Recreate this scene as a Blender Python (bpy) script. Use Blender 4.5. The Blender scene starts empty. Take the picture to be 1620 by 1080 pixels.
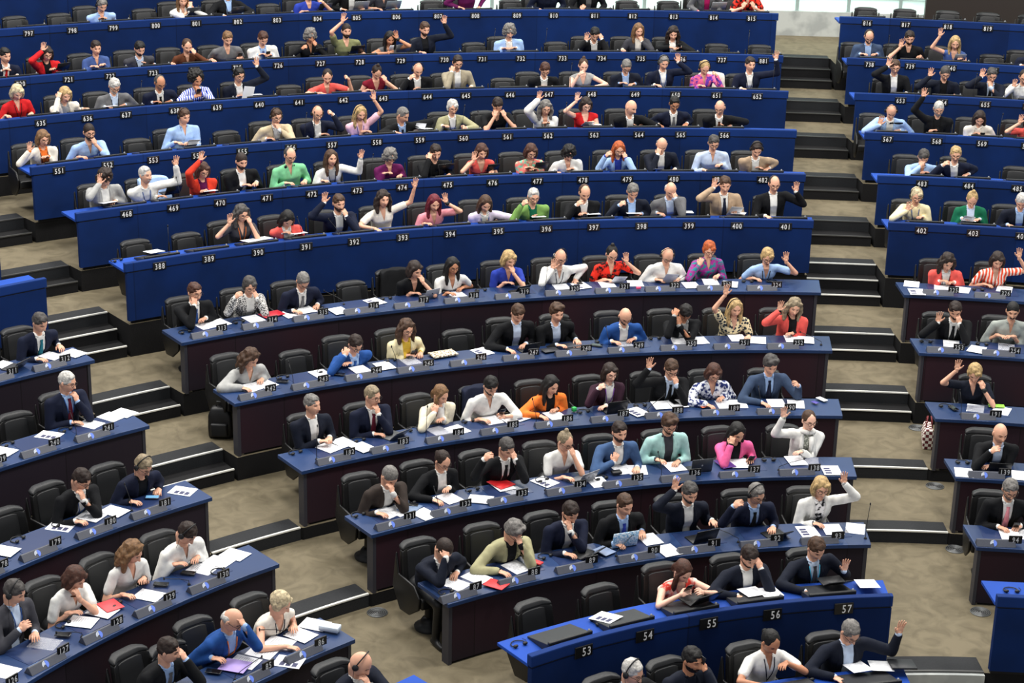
import bpy, bmesh, math, random
import numpy as np
from mathutils import Vector, Matrix, noise
from mathutils.bvhtree import BVHTree

# ------------------------------------------------------------------ camera, world, lamps, exposure
SC = bpy.context.scene
COL = SC.collection
CY, CZ, CYAW, CPITCH, CROLL, CF = -10.08723, 9.72179, -0.53493, 0.34177, 0.02344, 2938.59
cam = bpy.data.cameras.new('camera')
cam.sensor_width = 36.0
cam.lens = CF * 36.0 / 1620.0
cam.clip_end = 200
camo = bpy.data.objects.new('camera', cam)
COL.objects.link(camo)
_F = Vector((math.sin(CYAW) * math.cos(CPITCH), math.cos(CYAW) * math.cos(CPITCH), -math.sin(CPITCH)))
_R0 = Vector((math.cos(CYAW), -math.sin(CYAW), 0)); _U0 = _R0.cross(_F)
_R = math.cos(CROLL) * _R0 + math.sin(CROLL) * _U0
_U = -math.sin(CROLL) * _R0 + math.cos(CROLL) * _U0
camo.matrix_world = Matrix(((_R.x, _U.x, -_F.x, 0), (_R.y, _U.y, -_F.y, CY), (_R.z, _U.z, -_F.z, CZ), (0, 0, 0, 1)))
SC.camera = camo
world = bpy.data.worlds.new('hall_ambience')
SC.world = world
world.use_nodes = True
world.node_tree.nodes['Background'].inputs[0].default_value = (0.93, 0.96, 1.0, 1)
world.node_tree.nodes['Background'].inputs[1].default_value = 0.44
LAMPS = [(-26, 4), (-17, 2), (-8, 0), (-22, 12), (-13, 10), (-4, 8), (-18, 21), (-9, 19), (-1, 16)]
for lx, ly in LAMPS:
    l = bpy.data.lights.new('ceiling_lamp', 'AREA')
    l.shape = 'DISK'; l.size = 2.6; l.energy = 760; l.color = (1.0, 0.965, 0.91)
    o = bpy.data.objects.new('ceiling_lamp', l)
    o.location = (lx, ly, 14.5)
    COL.objects.link(o)
vs = SC.view_settings
SC.display_settings.display_device = 'sRGB'
vs.view_transform = 'Standard'; vs.look = 'None'; vs.gamma = 1; vs.exposure = 0.42; vs.use_curve_mapping = False
cy = SC.cycles
cy.max_bounces = 5; cy.diffuse_bounces = 3; cy.glossy_bounces = 2; cy.transmission_bounces = 3
cy.caustics_reflective = False; cy.caustics_refractive = False

rnd = random.Random(7)

# ------------------------------------------------------------------ materials
def lin(c):
    return tuple(((v / 255) / 12.92 if v / 255 <= .04045 else ((v / 255 + .055) / 1.055) ** 2.4) for v in c[:3]) + (1,)

MATS = {}
def mat(name, col, rough=.6, var=0., scale=30., col2=None, bump=0., metal=0., kind='noise', emit=0., spec=.5, detail=3.):
    if name in MATS: return MATS[name]
    m = bpy.data.materials.new(name); m.use_nodes = True
    nt = m.node_tree; b = nt.nodes['Principled BSDF']
    b.inputs['Roughness'].default_value = rough
    b.inputs['Metallic'].default_value = metal
    b.inputs['Specular IOR Level'].default_value = spec
    c1 = lin(col)
    b.inputs['Base Color'].default_value = c1
    tc = nt.nodes.new('ShaderNodeTexCoord')
    if col2 is None and var > 0:
        col2 = tuple(max(0, min(255, v * (1 - var))) for v in col)
    if col2 is not None:
        if kind == 'voronoi':
            t = nt.nodes.new('ShaderNodeTexVoronoi'); t.inputs['Scale'].default_value = scale; out = t.outputs['Distance']
        elif kind == 'wave':
            t = nt.nodes.new('ShaderNodeTexWave'); t.inputs['Scale'].default_value = scale; t.inputs['Distortion'].default_value = 4; out = t.outputs['Fac']
        elif kind == 'check':
            t = nt.nodes.new('ShaderNodeTexChecker'); t.inputs['Scale'].default_value = scale; out = t.outputs['Fac']
        else:
            t = nt.nodes.new('ShaderNodeTexNoise'); t.inputs['Scale'].default_value = scale; t.inputs['Detail'].default_value = detail; out = t.outputs['Fac']
        nt.links.new(tc.outputs['Object'], t.inputs['Vector'])
        r = nt.nodes.new('ShaderNodeValToRGB')
        r.color_ramp.elements[0].color = lin(col2); r.color_ramp.elements[1].color = c1
        if kind == 'noise' and var > 0:
            r.color_ramp.elements[0].position = .3; r.color_ramp.elements[1].position = .7
        elif kind == 'check':
            pass
        else:
            r.color_ramp.elements[0].position = .42; r.color_ramp.elements[1].position = .54
        nt.links.new(out, r.inputs[0]); nt.links.new(r.outputs[0], b.inputs['Base Color'])
    if bump > 0:
        n2 = nt.nodes.new('ShaderNodeTexNoise'); n2.inputs['Scale'].default_value = scale * 1.5
        nt.links.new(tc.outputs['Object'], n2.inputs['Vector'])
        bp = nt.nodes.new('ShaderNodeBump'); bp.inputs['Strength'].default_value = bump; bp.inputs['Distance'].default_value = .01
        nt.links.new(n2.outputs['Fac'], bp.inputs['Height']); nt.links.new(bp.outputs[0], b.inputs['Normal'])
    if emit > 0:
        b.inputs['Emission Color'].default_value = c1; b.inputs['Emission Strength'].default_value = emit
    MATS[name] = m
    return m

# palette: code -> (name, rgb[, second rgb, kind, scale])
PAL = {'k': ('black', (15, 16, 19)), 'n': ('navy', (18, 24, 45)), 'm': ('midnight', (19, 24, 38)), 'c': ('charcoal', (62, 62, 68)), 'g': ('grey', (104, 104, 106)),
 'lg': ('light grey', (165, 165, 163)), 'w': ('white', (232, 231, 226)), 'cr': ('cream', (232, 222, 196)), 'iv': ('ivory', (236, 228, 214)), 'lb': ('light blue', (160, 190, 232)),
 'pb': ('pale blue', (196, 212, 235)), 'b': ('blue', (32, 74, 140)), 'db': ('denim blue', (64, 90, 130)), 'sb': ('slate blue', (58, 74, 100)), 'tb': ('steel blue', (66, 88, 142)), 'ib': ('indigo blue', (42, 62, 160)),
 'r': ('red', (200, 30, 34)), 'dr': ('dark red', (120, 22, 40)), 'bu': ('burgundy', (96, 24, 44)), 'pu': ('plum', (98, 22, 78)), 'co': ('coral', (232, 92, 84)), 'or': ('orange', (240, 124, 50)),
 'ro': ('red-orange', (222, 62, 40)), 'pk': ('pink', (240, 120, 160)), 'lp': ('light pink', (238, 190, 206)), 'sp': ('salmon pink', (236, 150, 160)), 'hp': ('hot pink', (244, 104, 160)), 'li': ('lilac', (222, 208, 232)),
 'gr': ('green', (120, 160, 84)), 'mg': ('mint green', (128, 204, 150)), 'dg': ('dark green', (20, 104, 72)), 'mt': ('mint', (172, 214, 208)), 'ol': ('olive', (126, 128, 88)), 'kh': ('khaki', (164, 160, 124)),
 'be': ('beige', (196, 178, 146)), 'ta': ('tan', (172, 148, 122)), 'oa': ('oatmeal', (160, 150, 128)), 'sg': ('sage grey', (156, 162, 156)), 'br': ('brown', (92, 52, 32)), 'eb': ('dark brown', (52, 44, 40)), 'ab': ('aubergine', (54, 30, 44)),
 'ye': ('yellow', (214, 176, 60)), 'py': ('pale yellow', (240, 226, 180)), 'te': ('teal', (28, 104, 118)), 'cy': ('cyan', (70, 170, 205)), 'mgt': ('magenta', (190, 30, 100)), 'vi': ('violet', (120, 70, 160)),
 'P1': ('blue and white print', (40, 66, 180), (236, 236, 240), 'wave', 9), 'P2': ('red and black print', (226, 48, 32), (20, 16, 18), 'noise', 16), 'P3': ('purple and teal print', (150, 40, 130), (40, 120, 130), 'noise', 22),
 'P4': ('multicoloured floral print', (232, 214, 170), (40, 50, 60), 'voronoi', 26), 'P5': ('navy and white floral print', (232, 234, 240), (32, 44, 100), 'noise', 24), 'P6': ('pink and purple print', (240, 110, 150), (110, 60, 170), 'noise', 20),
 'P7': ('grey and white houndstooth', (196, 194, 190), (44, 44, 48), 'voronoi', 60), 'P8': ('red and white print', (216, 60, 50), (240, 216, 200), 'noise', 10), 'P9': ('orange and white print', (232, 76, 44), (244, 226, 214), 'wave', 7),
 'P10': ('pink and green floral print', (232, 120, 110), (120, 190, 160), 'noise', 20), 'P11': ('black and white floral print', (236, 234, 232), (24, 24, 28), 'noise', 26), 'P12': ('grey lace knit', (122, 126, 116), (190, 190, 180), 'voronoi', 50)}
def cloth(code):
    p = PAL[code]
    nm = 'cloth_' + p[0].replace(' ', '_').replace('-', '_')
    if len(p) == 2: return mat(nm, p[1], .85, .12, 14, spec=.2, bump=.15)
    return mat(nm, p[1], .85, 0, p[4], p[2], kind=p[3], spec=.2)
HAIRC = {'bk': (22, 19, 18), 'db': (44, 30, 24), 'br': (78, 54, 38), 'lb': (128, 94, 62), 'bl': (196, 164, 112), 'wb': (214, 196, 158), 'gr': (124, 120, 116), 'dg': (76, 72, 70), 'wh': (206, 202, 196), 'gi': (190, 92, 44), 'au': (78, 46, 34), 'bg': (112, 28, 44), 'gb': (150, 134, 108)}
def hairm(c):
    return mat('hair_' + c, HAIRC[c], .62, .35, 38, bump=.5, spec=.35)
SKIN = {'a': (222, 168, 140), 'b': (212, 160, 132), 'c': (190, 132, 100), 'd': (124, 80, 56), 'e': (234, 184, 160)}
def skinm(c):
    m = mat('skin_' + c, SKIN[c], .5, .07, 18, spec=.35)
    if not m.get('sss'):
        b = m.node_tree.nodes['Principled BSDF']; m['sss'] = 1
    return m
M_LIP = mat('lips', (176, 96, 88), .5)
M_LIPD = mat('lips_deep', (120, 66, 58), .5)
M_EYE = mat('eyes', (58, 44, 40), .4)
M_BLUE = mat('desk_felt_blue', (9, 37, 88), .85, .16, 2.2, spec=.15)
M_LIPB = mat('desk_lip_lit_blue', (11, 44, 104), .8, .10, 2.2, spec=.2)  # panel blue made lighter, painting in the overhead light on the lip
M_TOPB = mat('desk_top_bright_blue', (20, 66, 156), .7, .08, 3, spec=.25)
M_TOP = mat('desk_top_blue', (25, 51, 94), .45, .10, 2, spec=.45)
M_LEAF = mat('writing_leaf', (30, 46, 84), .35, spec=.5)
M_WOOD = mat('dark_stained_wood', (30, 23, 33), .6, spec=.25, scale=.55, col2=(42, 22, 31), detail=1)
M_ENDW = mat('front_end_edge', (46, 46, 54), .5)
M_BLACK = mat('black_plastic', (20, 21, 23), .5, spec=.4)
M_GROOVE = mat('groove_black', (8, 9, 14), .8)
M_STEP = mat('black_step_rubber', (16, 16, 18), .8, .15, 40, spec=.25, bump=.2)
M_TREAD = mat('ribbed_tread', (34, 36, 39), .75, .2, 80, spec=.3, bump=.3)
M_NOSE = mat('aluminium_nosing', (222, 222, 216), .35, metal=.2)
M_NOSE2 = mat('dull_nosing', (66, 66, 65), .5, metal=.2)
M_LEATHER = mat('black_leather', (17, 17, 18), .45, .2, 60, spec=.4, bump=.1)
M_LEATHG = mat('chair_grey_vinyl', (27, 28, 30), .5, .1, 60, spec=.4)
M_PLATE = mat('number_plate_black', (10, 11, 13), .4)
M_DIGIT = mat('number_white', (225, 225, 225), .6)
M_DIGIT2 = mat('number_light_grey', (196, 198, 200), .6)
M_PAPER = mat('white_paper', (240, 241, 244), .8, spec=.1)
M_INK = mat('printed_thumbnail', (56, 58, 88), .7)
M_CONSOLE = mat('console_grey', (66, 69, 80), .5, .06, 60)
M_GREY = mat('silver_grey_shell', (120, 122, 126), .4, metal=.3)
M_LOGOW = mat('emblem_pale', (206, 212, 224), .5)
M_LOGOB = mat('emblem_blue', (92, 122, 214), .5)
M_SCREEN = mat('screen_glass', (14, 16, 20), .15)
M_GLASSF = mat('spectacle_frame', (36, 26, 24), .4)

# ------------------------------------------------------------------ mesh helpers
def rc_mesh(a, b, ra, rb, n=12, k=4):
    """closed round cone from a to b as (verts, faces)"""
    a = np.array(a, float); b = np.array(b, float); d = b - a; L = np.linalg.norm(d)
    d = d / L if L > 1e-6 else np.array([0, 0, 1.]); t = np.array([1., 0, 0]) if abs(d[0]) < .8 else np.array([0, 1., 0])
    u = np.cross(d, t); u /= np.linalg.norm(u); v = np.cross(d, u)
    V = [a - d * ra]; rings = []
    for c, r, s in ((a, ra, -1), (b, rb, 1)):
        for j in range(1, k + 1):
            ph = (math.pi / 2) * (j / k if s < 0 else (1 - (j - 1) / k))
            rings.append((c + d * s * r * math.cos(ph), r * math.sin(ph)))
    ang = np.arange(n) * 2 * math.pi / n
    for c, r in rings:
        for q in ang: V.append(c + u * math.cos(q) * r + v * math.sin(q) * r)
    V.append(b + d * rb)
    m = len(rings); Fc = []
    for i in range(n): Fc.append((0, 1 + (i + 1) % n, 1 + i))
    for j in range(m - 1):
        for i in range(n):
            p = 1 + j * n; q = p + n
            Fc.append((p + i, p + (i + 1) % n, q + (i + 1) % n, q + i))
    p = 1 + (m - 1) * n
    for i in range(n): Fc.append((p + i, p + (i + 1) % n, len(V) - 1))
    return np.array(V), Fc

def ell_mesh(c, r, rot=None, n=16, k=10):
    V, Fc = rc_mesh((0, 0, -1e-5), (0, 0, 1e-5), 1, 1, n, max(3, k // 2))
    V = V * np.array(r)
    if rot is not None: V = V @ np.array(rot.to_3x3()).T
    return V + np.array(c), Fc

def loft(rings):
    """rings: list of (n,3) arrays; closed caps"""
    n = len(rings[0]); V = np.concatenate(rings); Fc = []
    for j in range(len(rings) - 1):
        for i in range(n):
            p = j * n; q = p + n
            Fc.append((p + i, p + (i + 1) % n, q + (i + 1) % n, q + i))
    Fc.append(tuple(range(n - 1, -1, -1))); Fc.append(tuple(range((len(rings) - 1) * n, len(rings) * n)))
    return V, Fc

def box_mesh(c, s, rot=None):
    x, y, z = [v / 2 for v in s]
    V = np.array([(-x, -y, -z), (x, -y, -z), (x, y, -z), (-x, y, -z), (-x, -y, z), (x, -y, z), (x, y, z), (-x, y, z)], float)
    if rot is not None: V = V @ np.array(rot.to_3x3()).T
    return V + np.array(c, float), [(0, 3, 2, 1), (4, 5, 6, 7), (0, 1, 5, 4), (1, 2, 6, 5), (2, 3, 7, 6), (3, 0, 4, 7)]

def tube_mesh(pts, r, n=6):
    V = []; Fc = []; P = [np.array(p, float) for p in pts]
    for j, p in enumerate(P):
        d = P[min(j + 1, len(P) - 1)] - P[max(j - 1, 0)]; d /= (np.linalg.norm(d) + 1e-9)
        t = np.array([0, 0, 1.]) if abs(d[2]) < .9 else np.array([1., 0, 0])
        u = np.cross(d, t); u /= np.linalg.norm(u); v = np.cross(d, u)
        for i in range(n):
            q = 2 * math.pi * i / n; V.append(p + (u * math.cos(q) + v * math.sin(q)) * r)
    for j in range(len(P) - 1):
        for i in range(n):
            p = j * n; q = p + n; Fc.append((p + i, p + (i + 1) % n, q + (i + 1) % n, q + i))
    Fc.append(tuple(range(n - 1, -1, -1))); Fc.append(tuple(range((len(P) - 1) * n, len(P) * n)))
    return np.array(V), Fc

def join(parts):
    V = []; Fc = []; o = 0
    for v, f in parts:
        V.append(np.asarray(v)); Fc += [tuple(i + o for i in q) for q in f]; o += len(v)
    return np.concatenate(V), Fc

def mk(name, vf, smooth=True, mats=()):
    me = bpy.data.meshes.new(name)
    me.from_pydata([tuple(map(float, v)) for v in vf[0]], [], vf[1])
    if smooth: me.polygons.foreach_set('use_smooth', [True] * len(me.polygons))
    for m in mats: me.materials.append(m)
    me.update()
    return me

def bev(me, w=.006, seg=2, ang=.6):
    bm = bmesh.new(); bm.from_mesh(me)
    ed = [e for e in bm.edges if len(e.link_faces) == 2 and e.calc_face_angle(0) > ang]
    bmesh.ops.bevel(bm, geom=ed, offset=w, segments=seg, affect='EDGES', profile=.6)
    bm.to_mesh(me); bm.free(); return me

def obj(name, me, parent=None, m=None, loc=None, rz=0., mw=None, **props):
    o = bpy.data.objects.new(name, me)
    COL.objects.link(o)
    if parent is not None: o.parent = parent
    if mw is not None: o.matrix_local = mw
    else:
        if loc is not None: o.location = loc
        o.rotation_euler[2] = rz
    if m is not None and me is not None:
        if len(me.materials) == 0: me.materials.append(m)
        elif me.materials[0] != m:
            o.material_slots[0].link = 'OBJECT'; o.material_slots[0].material = m
    for k, v in props.items(): o[k] = v
    return o

def tmesh(vf, M):
    v = np.asarray(vf[0]); A = np.array(M.to_3x3()); t = np.array(M.translation)
    return v @ A.T + t, vf[1]

# ------------------------------------------------------------------ the hemicycle: radii, levels, aisle ends
RR = [7.8249, 9.3144, 10.7623, 12.2476, 13.7474, 15.2141, 16.7309, 18.2654, 19.7855, 21.311, 22.7108, 24.0858, 25.5]
ZL = [1.1775, 0.9967, 1.1463, 1.2902, 1.5853, 1.8856, 2.4737, 2.7593, 3.0635, 3.3822, 3.6952, 4.1904, 4.56]   # top edge of each desk front
FL = [.28, .28, .43, .58, .88, 1.18, 1.63, 1.93, 2.23, 2.53, 2.83, 3.28, 3.63]                                  # floor of each tier
RR.append(6.36); ZL.append(1.03); FL.append(.13)     # index -1: the row in front
CORR = {"0M": [-0.9214, 0.0018, -0.0134, -0.0727], "1L": [-1.34, -0.0082, -0.2442], "1M": [-0.9256, 0.011, -0.0167, -0.1388], "1R": [-0.5413, -0.0145, 0.0], "2L": [-1.3892, -0.007, 0.0009], "2M": [-0.9111, 0.0067, -0.024, -0.1868], "2R": [-0.5324, 0.0201, 0.0], "3L": [-1.3568, -0.0099, -0.1125], "3M": [-0.903, 0.0126, -0.0687, -0.1969], "3R": [-0.4856, -0.0183, 0.1611], "4L": [-1.2992, -0.0052, -0.2958], "4M": [-0.9259, -0.0003, -0.0705, -0.0134], "4R": [-0.4754, 0.0189, 0.2827], "5L": [-1.2632, 0.0179, -0.2499], "5M": [-0.9308, -0.0037, 0.0528, -0.2132], "5R": [-0.4707, 0.0353, 0.2932], "6L": [-1.2144, -0.0071, 0.0], "6M": [-0.8568, 0.002, -0.0752, -0.1579], "6R": [-0.4642, 0.0346, 0.4085], "7M": [-0.8821, -0.0329, -0.093, 0.1684], "7R": [-0.4576, 0.0863, 0.7557], "8M": [-0.8794, -0.0169, 0.0703, -0.0216], "8R": [-0.4539, 0.0985, 0.6793], "9M": [-0.8411, 0.0155, -0.2095, -0.5253], "9R": [-0.4503, 0.0368, 0.8601], "10M": [-0.8448, 0.0218, -0.0558, -0.4225], "10R": [-0.4473, 0.0067, 0.2626], "11M": [-0.8258, 0.0214, -0.2024, -0.1484], "11R": [-0.4457, -0.1038, 0.494]}
LC = {0: (-1.285, -1.1718), 1: (-1.2755, -1.1584), 2: (-1.2576, -1.1563), 3: (-1.2436, -1.1535), 4: (-1.2337, -1.1553), 5: (-1.2244, -1.1526), 6: (-1.2144, -1.1525), 7: (-1.209, -1.1518), 8: (-1.204, -1.1526)}
RC = {-1: (-0.74, -0.58), 0: (-0.6913, -0.5609), 1: (-0.6599, -0.5413), 2: (-0.6358, -0.5324), 3: (-0.6183, -0.5282), 4: (-0.6029, -0.523), 5: (-0.5926, -0.5201), 6: (-0.5829, -0.5198), 7: (-0.5744, -0.5157), 8: (-0.5682, -0.5149), 9: (-0.5641, -0.5135), 10: (-0.5586, -0.5114), 11: (-0.5549, -0.5112)}
def shp(th):
    t = th + .1
    return 1 - 0.06282693 * t + 0.01743813 * t * t + 0.0295932 * t ** 3
def rad(i, th, blk=''):
    r = RR[i] * shp(th)
    c = CORR.get('%d%s' % (i, blk))
    if c:
        t = max(-.45, min(.45, th - c[0])); r += sum(v * t ** k for k, v in enumerate(c[1:]))
    return r
def P(r, th, z): return np.array((r * math.sin(th), r * math.cos(th), z))
CO = np.array((0, CY, CZ)); aF = np.array(_F); aR = np.array(_R); aU = np.array(_U)
def ray(u, v): return aF + aR * ((u - 810) / CF) - aU * ((v - 540) / CF)
def on_z(u, v, z):
    d = ray(u, v); return CO + d * ((z - CZ) / d[2])
def proj(X):
    w = np.asarray(X) - CO; d = w @ aF
    return 810 + CF * (w @ aR) / d, 540 - CF * (w @ aU) / d
def th_at_px(i, blk, x, dz=0., dr=0.):
    lo, hi = -1.75, .1
    for _ in range(40):
        m = (lo + hi) / 2
        if proj(P(rad(i, m, blk) + dr, m, ZL[i] + dz))[0] < x: lo = m
        else: hi = m
    return lo
def HIGH(i): return i >= 6 or i in (0, -1)
def desk_z(i): return ZL[i] - (.10 if HIGH(i) else 0.)
# ------------------------------------------------------------------ setting
def sector(rin, rout, t0, t1, z0, z1, n=24):
    """annular block between radius functions"""
    V = []; Fc = []
    for j in range(n + 1):
        t = t0 + (t1 - t0) * j / n
        a, b = rin(t), rout(t)
        V += [P(a, t, z0), P(b, t, z0), P(b, t, z1), P(a, t, z1)]
    for j in range(n):
        p = 4 * j; q = p + 4
        for k in range(4):
            Fc.append((p + k, p + (k + 1) % 4, q + (k + 1) % 4, q + k))
    Fc.append((3, 2, 1, 0)); e = 4 * n; Fc.append((e, e + 1, e + 2, e + 3))
    return np.array(V), Fc

mc = bpy.data.materials.new('beige_carpet'); mc.use_nodes = True
nt = mc.node_tree; b_ = nt.nodes['Principled BSDF']; b_.inputs['Roughness'].default_value = .75; b_.inputs['Specular IOR Level'].default_value = .3
tc = nt.nodes.new('ShaderNodeTexCoord'); n1 = nt.nodes.new('ShaderNodeTexNoise'); n1.inputs['Scale'].default_value = 3.4; n1.inputs['Detail'].default_value = 6; n1.inputs['Distortion'].default_value = 1.6
r1 = nt.nodes.new('ShaderNodeValToRGB'); r1.color_ramp.elements[0].position = .30; r1.color_ramp.elements[0].color = lin((90, 82, 64)); r1.color_ramp.elements[1].position = .60; r1.color_ramp.elements[1].color = lin((108, 99, 79))
nt.links.new(tc.outputs['Object'], n1.inputs['Vector']); nt.links.new(n1.outputs['Fac'], r1.inputs[0]); nt.links.new(r1.outputs[0], b_.inputs['Base Color'])
n2 = nt.nodes.new('ShaderNodeTexNoise'); n2.inputs['Scale'].default_value = 200; bp = nt.nodes.new('ShaderNodeBump'); bp.inputs['Strength'].default_value = .2; bp.inputs['Distance'].default_value = .004
nt.links.new(tc.outputs['Object'], n2.inputs['Vector']); nt.links.new(n2.outputs['Fac'], bp.inputs['Height']); nt.links.new(bp.outputs[0], b_.inputs['Normal'])
M_CARPET = mc
M_MARBLE = mat('grey_marble', (186, 190, 186), .35, scale=2.2, col2=(160, 164, 162), spec=.4)

T0, T1 = -1.72, .05
NR_STEPS = {0: 0, 1: 0, 2: 1, 3: 1, 4: 2, 5: 2, 6: 3, 7: 2, 8: 2, 9: 2, 10: 2, 11: 3, 12: 2}
def fr_(i, d): return lambda t, i=i, d=d: RR[i] * shp(t) + d
def slab(i, rin, rout, t0, t1, n):
    me = mk('floor', sector(rin, rout, t0, t1, FL[i] - (.6 if i >= 2 else .3), FL[i], n), False, (M_CARPET, M_STEP))
    for p in me.polygons:
        if abs(p.normal.z) < .5: p.material_index = 1
    return me
# row in front and floor of the front rows
obj('floor', mk('floor', sector(lambda t: 3.5, fr_(0, .0), T0, T1, -.3, .13, 40), False, (M_CARPET,)), kind='structure')
TH_A = {}     # aisle angular limits per row
for i in range(-1, 13):
    l = LC.get(i, (-1.200, -1.1526)); r = RC.get(i, (-.552, -.509)); TH_A[i] = (l, r)
def tread_d(i): return .05 + .30 * max(0, NR_STEPS[i] - 1)
levels = [0, 2, 3, 4, 5, 6, 7, 8, 9, 10, 11, 12]
for k, i in enumerate(levels):
    nxt = levels[k + 1] if k + 1 < len(levels) else None
    rout = fr_(nxt, tread_d(nxt) + .1) if nxt and nxt != 12 else (lambda t: 27.75)
    (la, lb), (ra, rb) = TH_A[i]
    me_parts = []
    if i == 0:
        obj('floor', slab(i, fr_(0, .05), rout, T0, T1, 60), kind='structure')
        continue
    # continuous tier set back at the aisles by the depth of its steps
    def rin(t, i=i):
        d = tread_d(i)
        if i == 12: return RR[12] * shp(t) + .03
        (la, lb), (ra, rb) = TH_A[i]
        inside = (la - .001 < t < lb + .001 and i <= 8) or (ra - .001 < t < rb + .001)
        return RR[i] * shp(t) + (d if inside else .03)
    TE = -.80 if i == 12 else T1
    cuts = sorted(set([T0, TE, la - .0015, la, lb, lb + .0015, ra - .0015, ra, rb, rb + .0015] + list(np.linspace(T0, TE, 50))))
    cuts = [c for c in cuts if c <= TE]
    V = []; Fc = []; z0, z1 = FL[i] - .62, FL[i]
    for t in cuts:
        a, b = rin(t), rout(t)
        V += [P(a, t, z0), P(b, t, z0), P(b, t, z1), P(a, t, z1)]
    for j in range(len(cuts) - 1):
        p = 4 * j; q = p + 4
        for kk in range(4): Fc.append((p + kk, p + (kk + 1) % 4, q + (kk + 1) % 4, q + kk))
    Fc.append((3, 2, 1, 0)); e = 4 * (len(cuts) - 1); Fc.append((e, e + 1, e + 2, e + 3))
    me = mk('floor', (np.array(V), Fc), False, (M_CARPET, M_STEP))
    for p in me.polygons:
        if abs(p.normal.z) < .5: p.material_index = 1
    obj('floor', me, kind='structure')

ORD = 'lowest second third fourth fifth sixth seventh eighth ninth topmost'.split()
def flight(i, t0, t1, side, lower, upper, bright=True):
    """the black steps that climb one tier in one aisle"""
    n = NR_STEPS[i]; h = (FL[i] - (FL[i - 1] if i > 0 else .13)) / n
    zb = FL[i] - h * n
    root = obj('aisle_steps', None, loc=tuple(P(RR[i] * shp((t0 + t1) / 2), (t0 + t1) / 2, zb)),
        label='black steps of the %s aisle, %s flight up from the bottom' % (side, ORD[i - 2]), category='steps')
    inv = Matrix.Translation(-Vector(root.location))
    base = .05
    for k in range(n):
        r0 = base + .30 * k; top = zb + h * (k + 1)
        last = k == n - 1
        r1 = r0 + (.30 if not last else .28)
        e0, e1 = t0 + .001, t1 - .001
        if last:
            pr = sector(fr_(i, r0 - .004), fr_(i, r1), e0, e1, top + .0, top + .006, 6)
            pr2 = sector(fr_(i, r0 - .006), fr_(i, r0), e0, e1, top - h, top + .001, 6)
            me = mk('tread', join([pr, pr2]), False, (M_TREAD,))
        else:
            me = mk('tread', sector(fr_(i, r0), fr_(i, r1 + .01), e0, e1, zb + .001, top, 6), False, (M_STEP,))
        me.transform(inv); obj('tread', me, root)
        ns = mk('nosing', sector(fr_(i, r0 - .012), fr_(i, r0 + .018), e0, e1, top - .004, top + .012, 6), False, (M_NOSE if (bright and i <= 6) else M_NOSE2,))
        ns.transform(inv); obj('nosing', ns, root)
names_r = {1: ('93', '94'), 2: ('138', '139'), 3: ('190', '191'), 4: ('252', '253'), 5: ('324', '325'), 6: ('401', '402'), 7: ('482', '483'), 8: ('566', '567'), 9: ('652', '653'), 10: ('881', '738'), 11: ('815', '816')}
for i in range(2, 12):
    flight(i, *TH_A[i][1], 'right', names_r[i - 1][0], names_r[i][1])
names_l = {1: ('87', '86'), 2: ('131', '130'), 3: ('182', '181'), 4: ('242', '241'), 5: ('313', '312'), 6: ('388', ''), 7: ('468', ''), 8: ('551', '')}
for i in range(2, 9):
    flight(i, *TH_A[i][0], 'left', names_l[i - 1][0], names_l[i][1])
# front step below row 53-57 at the right aisle, with its marble riser
r_ = obj('aisle_steps', None, loc=tuple(P(RR[0] * shp(-.62), -.62, .13)), label='low black step with grey marble riser beyond the end of desk 57', category='steps')
inv = Matrix.Translation(-Vector(r_.location))
for nm, a, b, z0, z1, m in (('tread', .06, .36, .275, .287, M_TREAD), ('nosing', .045, .075, .272, .292, M_NOSE2), ('riser', .0, .06, .02, .274, M_MARBLE)):
    me = mk(nm, sector(fr_(0, a), fr_(0, b), -.69, -.565, z0, z1, 8), False, (m,)); me.transform(inv); obj(nm, me, r_)

# back of the hall: marble parapet, luminous glazing, dark door, floor behind
RB = 27.7
def wall(name, r0, r1, t0, t1, z0, z1, m, n=24, **k):
    me = mk(name, sector(lambda t: r0, lambda t: r1, t0, t1, z0, z1, n), False, (m,))
    return obj(name, me, **(k or {'kind': 'structure'}))
wall('wall_back', RB, RB + .25, T0, T1, 3.2, 3.76, M_MARBLE, 40)
mg = mat('luminous_glazing', (214, 238, 230), .2, scale=.7, col2=(196, 226, 216), spec=.3)
bb = mg.node_tree.nodes['Principled BSDF']; bb.inputs['Emission Color'].default_value = lin((212, 240, 230)); bb.inputs['Emission Strength'].default_value = .6
wall('window_1', RB + .12, RB + .16, -.86, T1, 3.76, 7.5, mg, 40)
M_MULL = mat('mullion_grey_green', (150, 168, 164), .4)
for k in range(26):
    t = -.85 + k * .036
    wall('window_frame', RB + .05, RB + .12, t, t + .0022, 3.76, 7.5, M_MULL, 1)
for zz in (4.02, 4.3): wall('window_frame', RB + .06, RB + .12, -.86, T1, zz, zz + .012, M_MULL, 40)
wall('wall_back', RB + .1, RB + .4, T0, -.86, 3.76, 9, M_BLUE, 20)
wall('wall_back', RB + .3, RB + .5, T0, T1, 7.5, 11, M_MARBLE, 30)
M_DARK = mat('dark_bronze_panel', (40, 33, 30), .5)
wall('door_1', RB - .3, RB - .1, -.437, -.30, 3.3, 5.7, M_DARK, 8)

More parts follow.
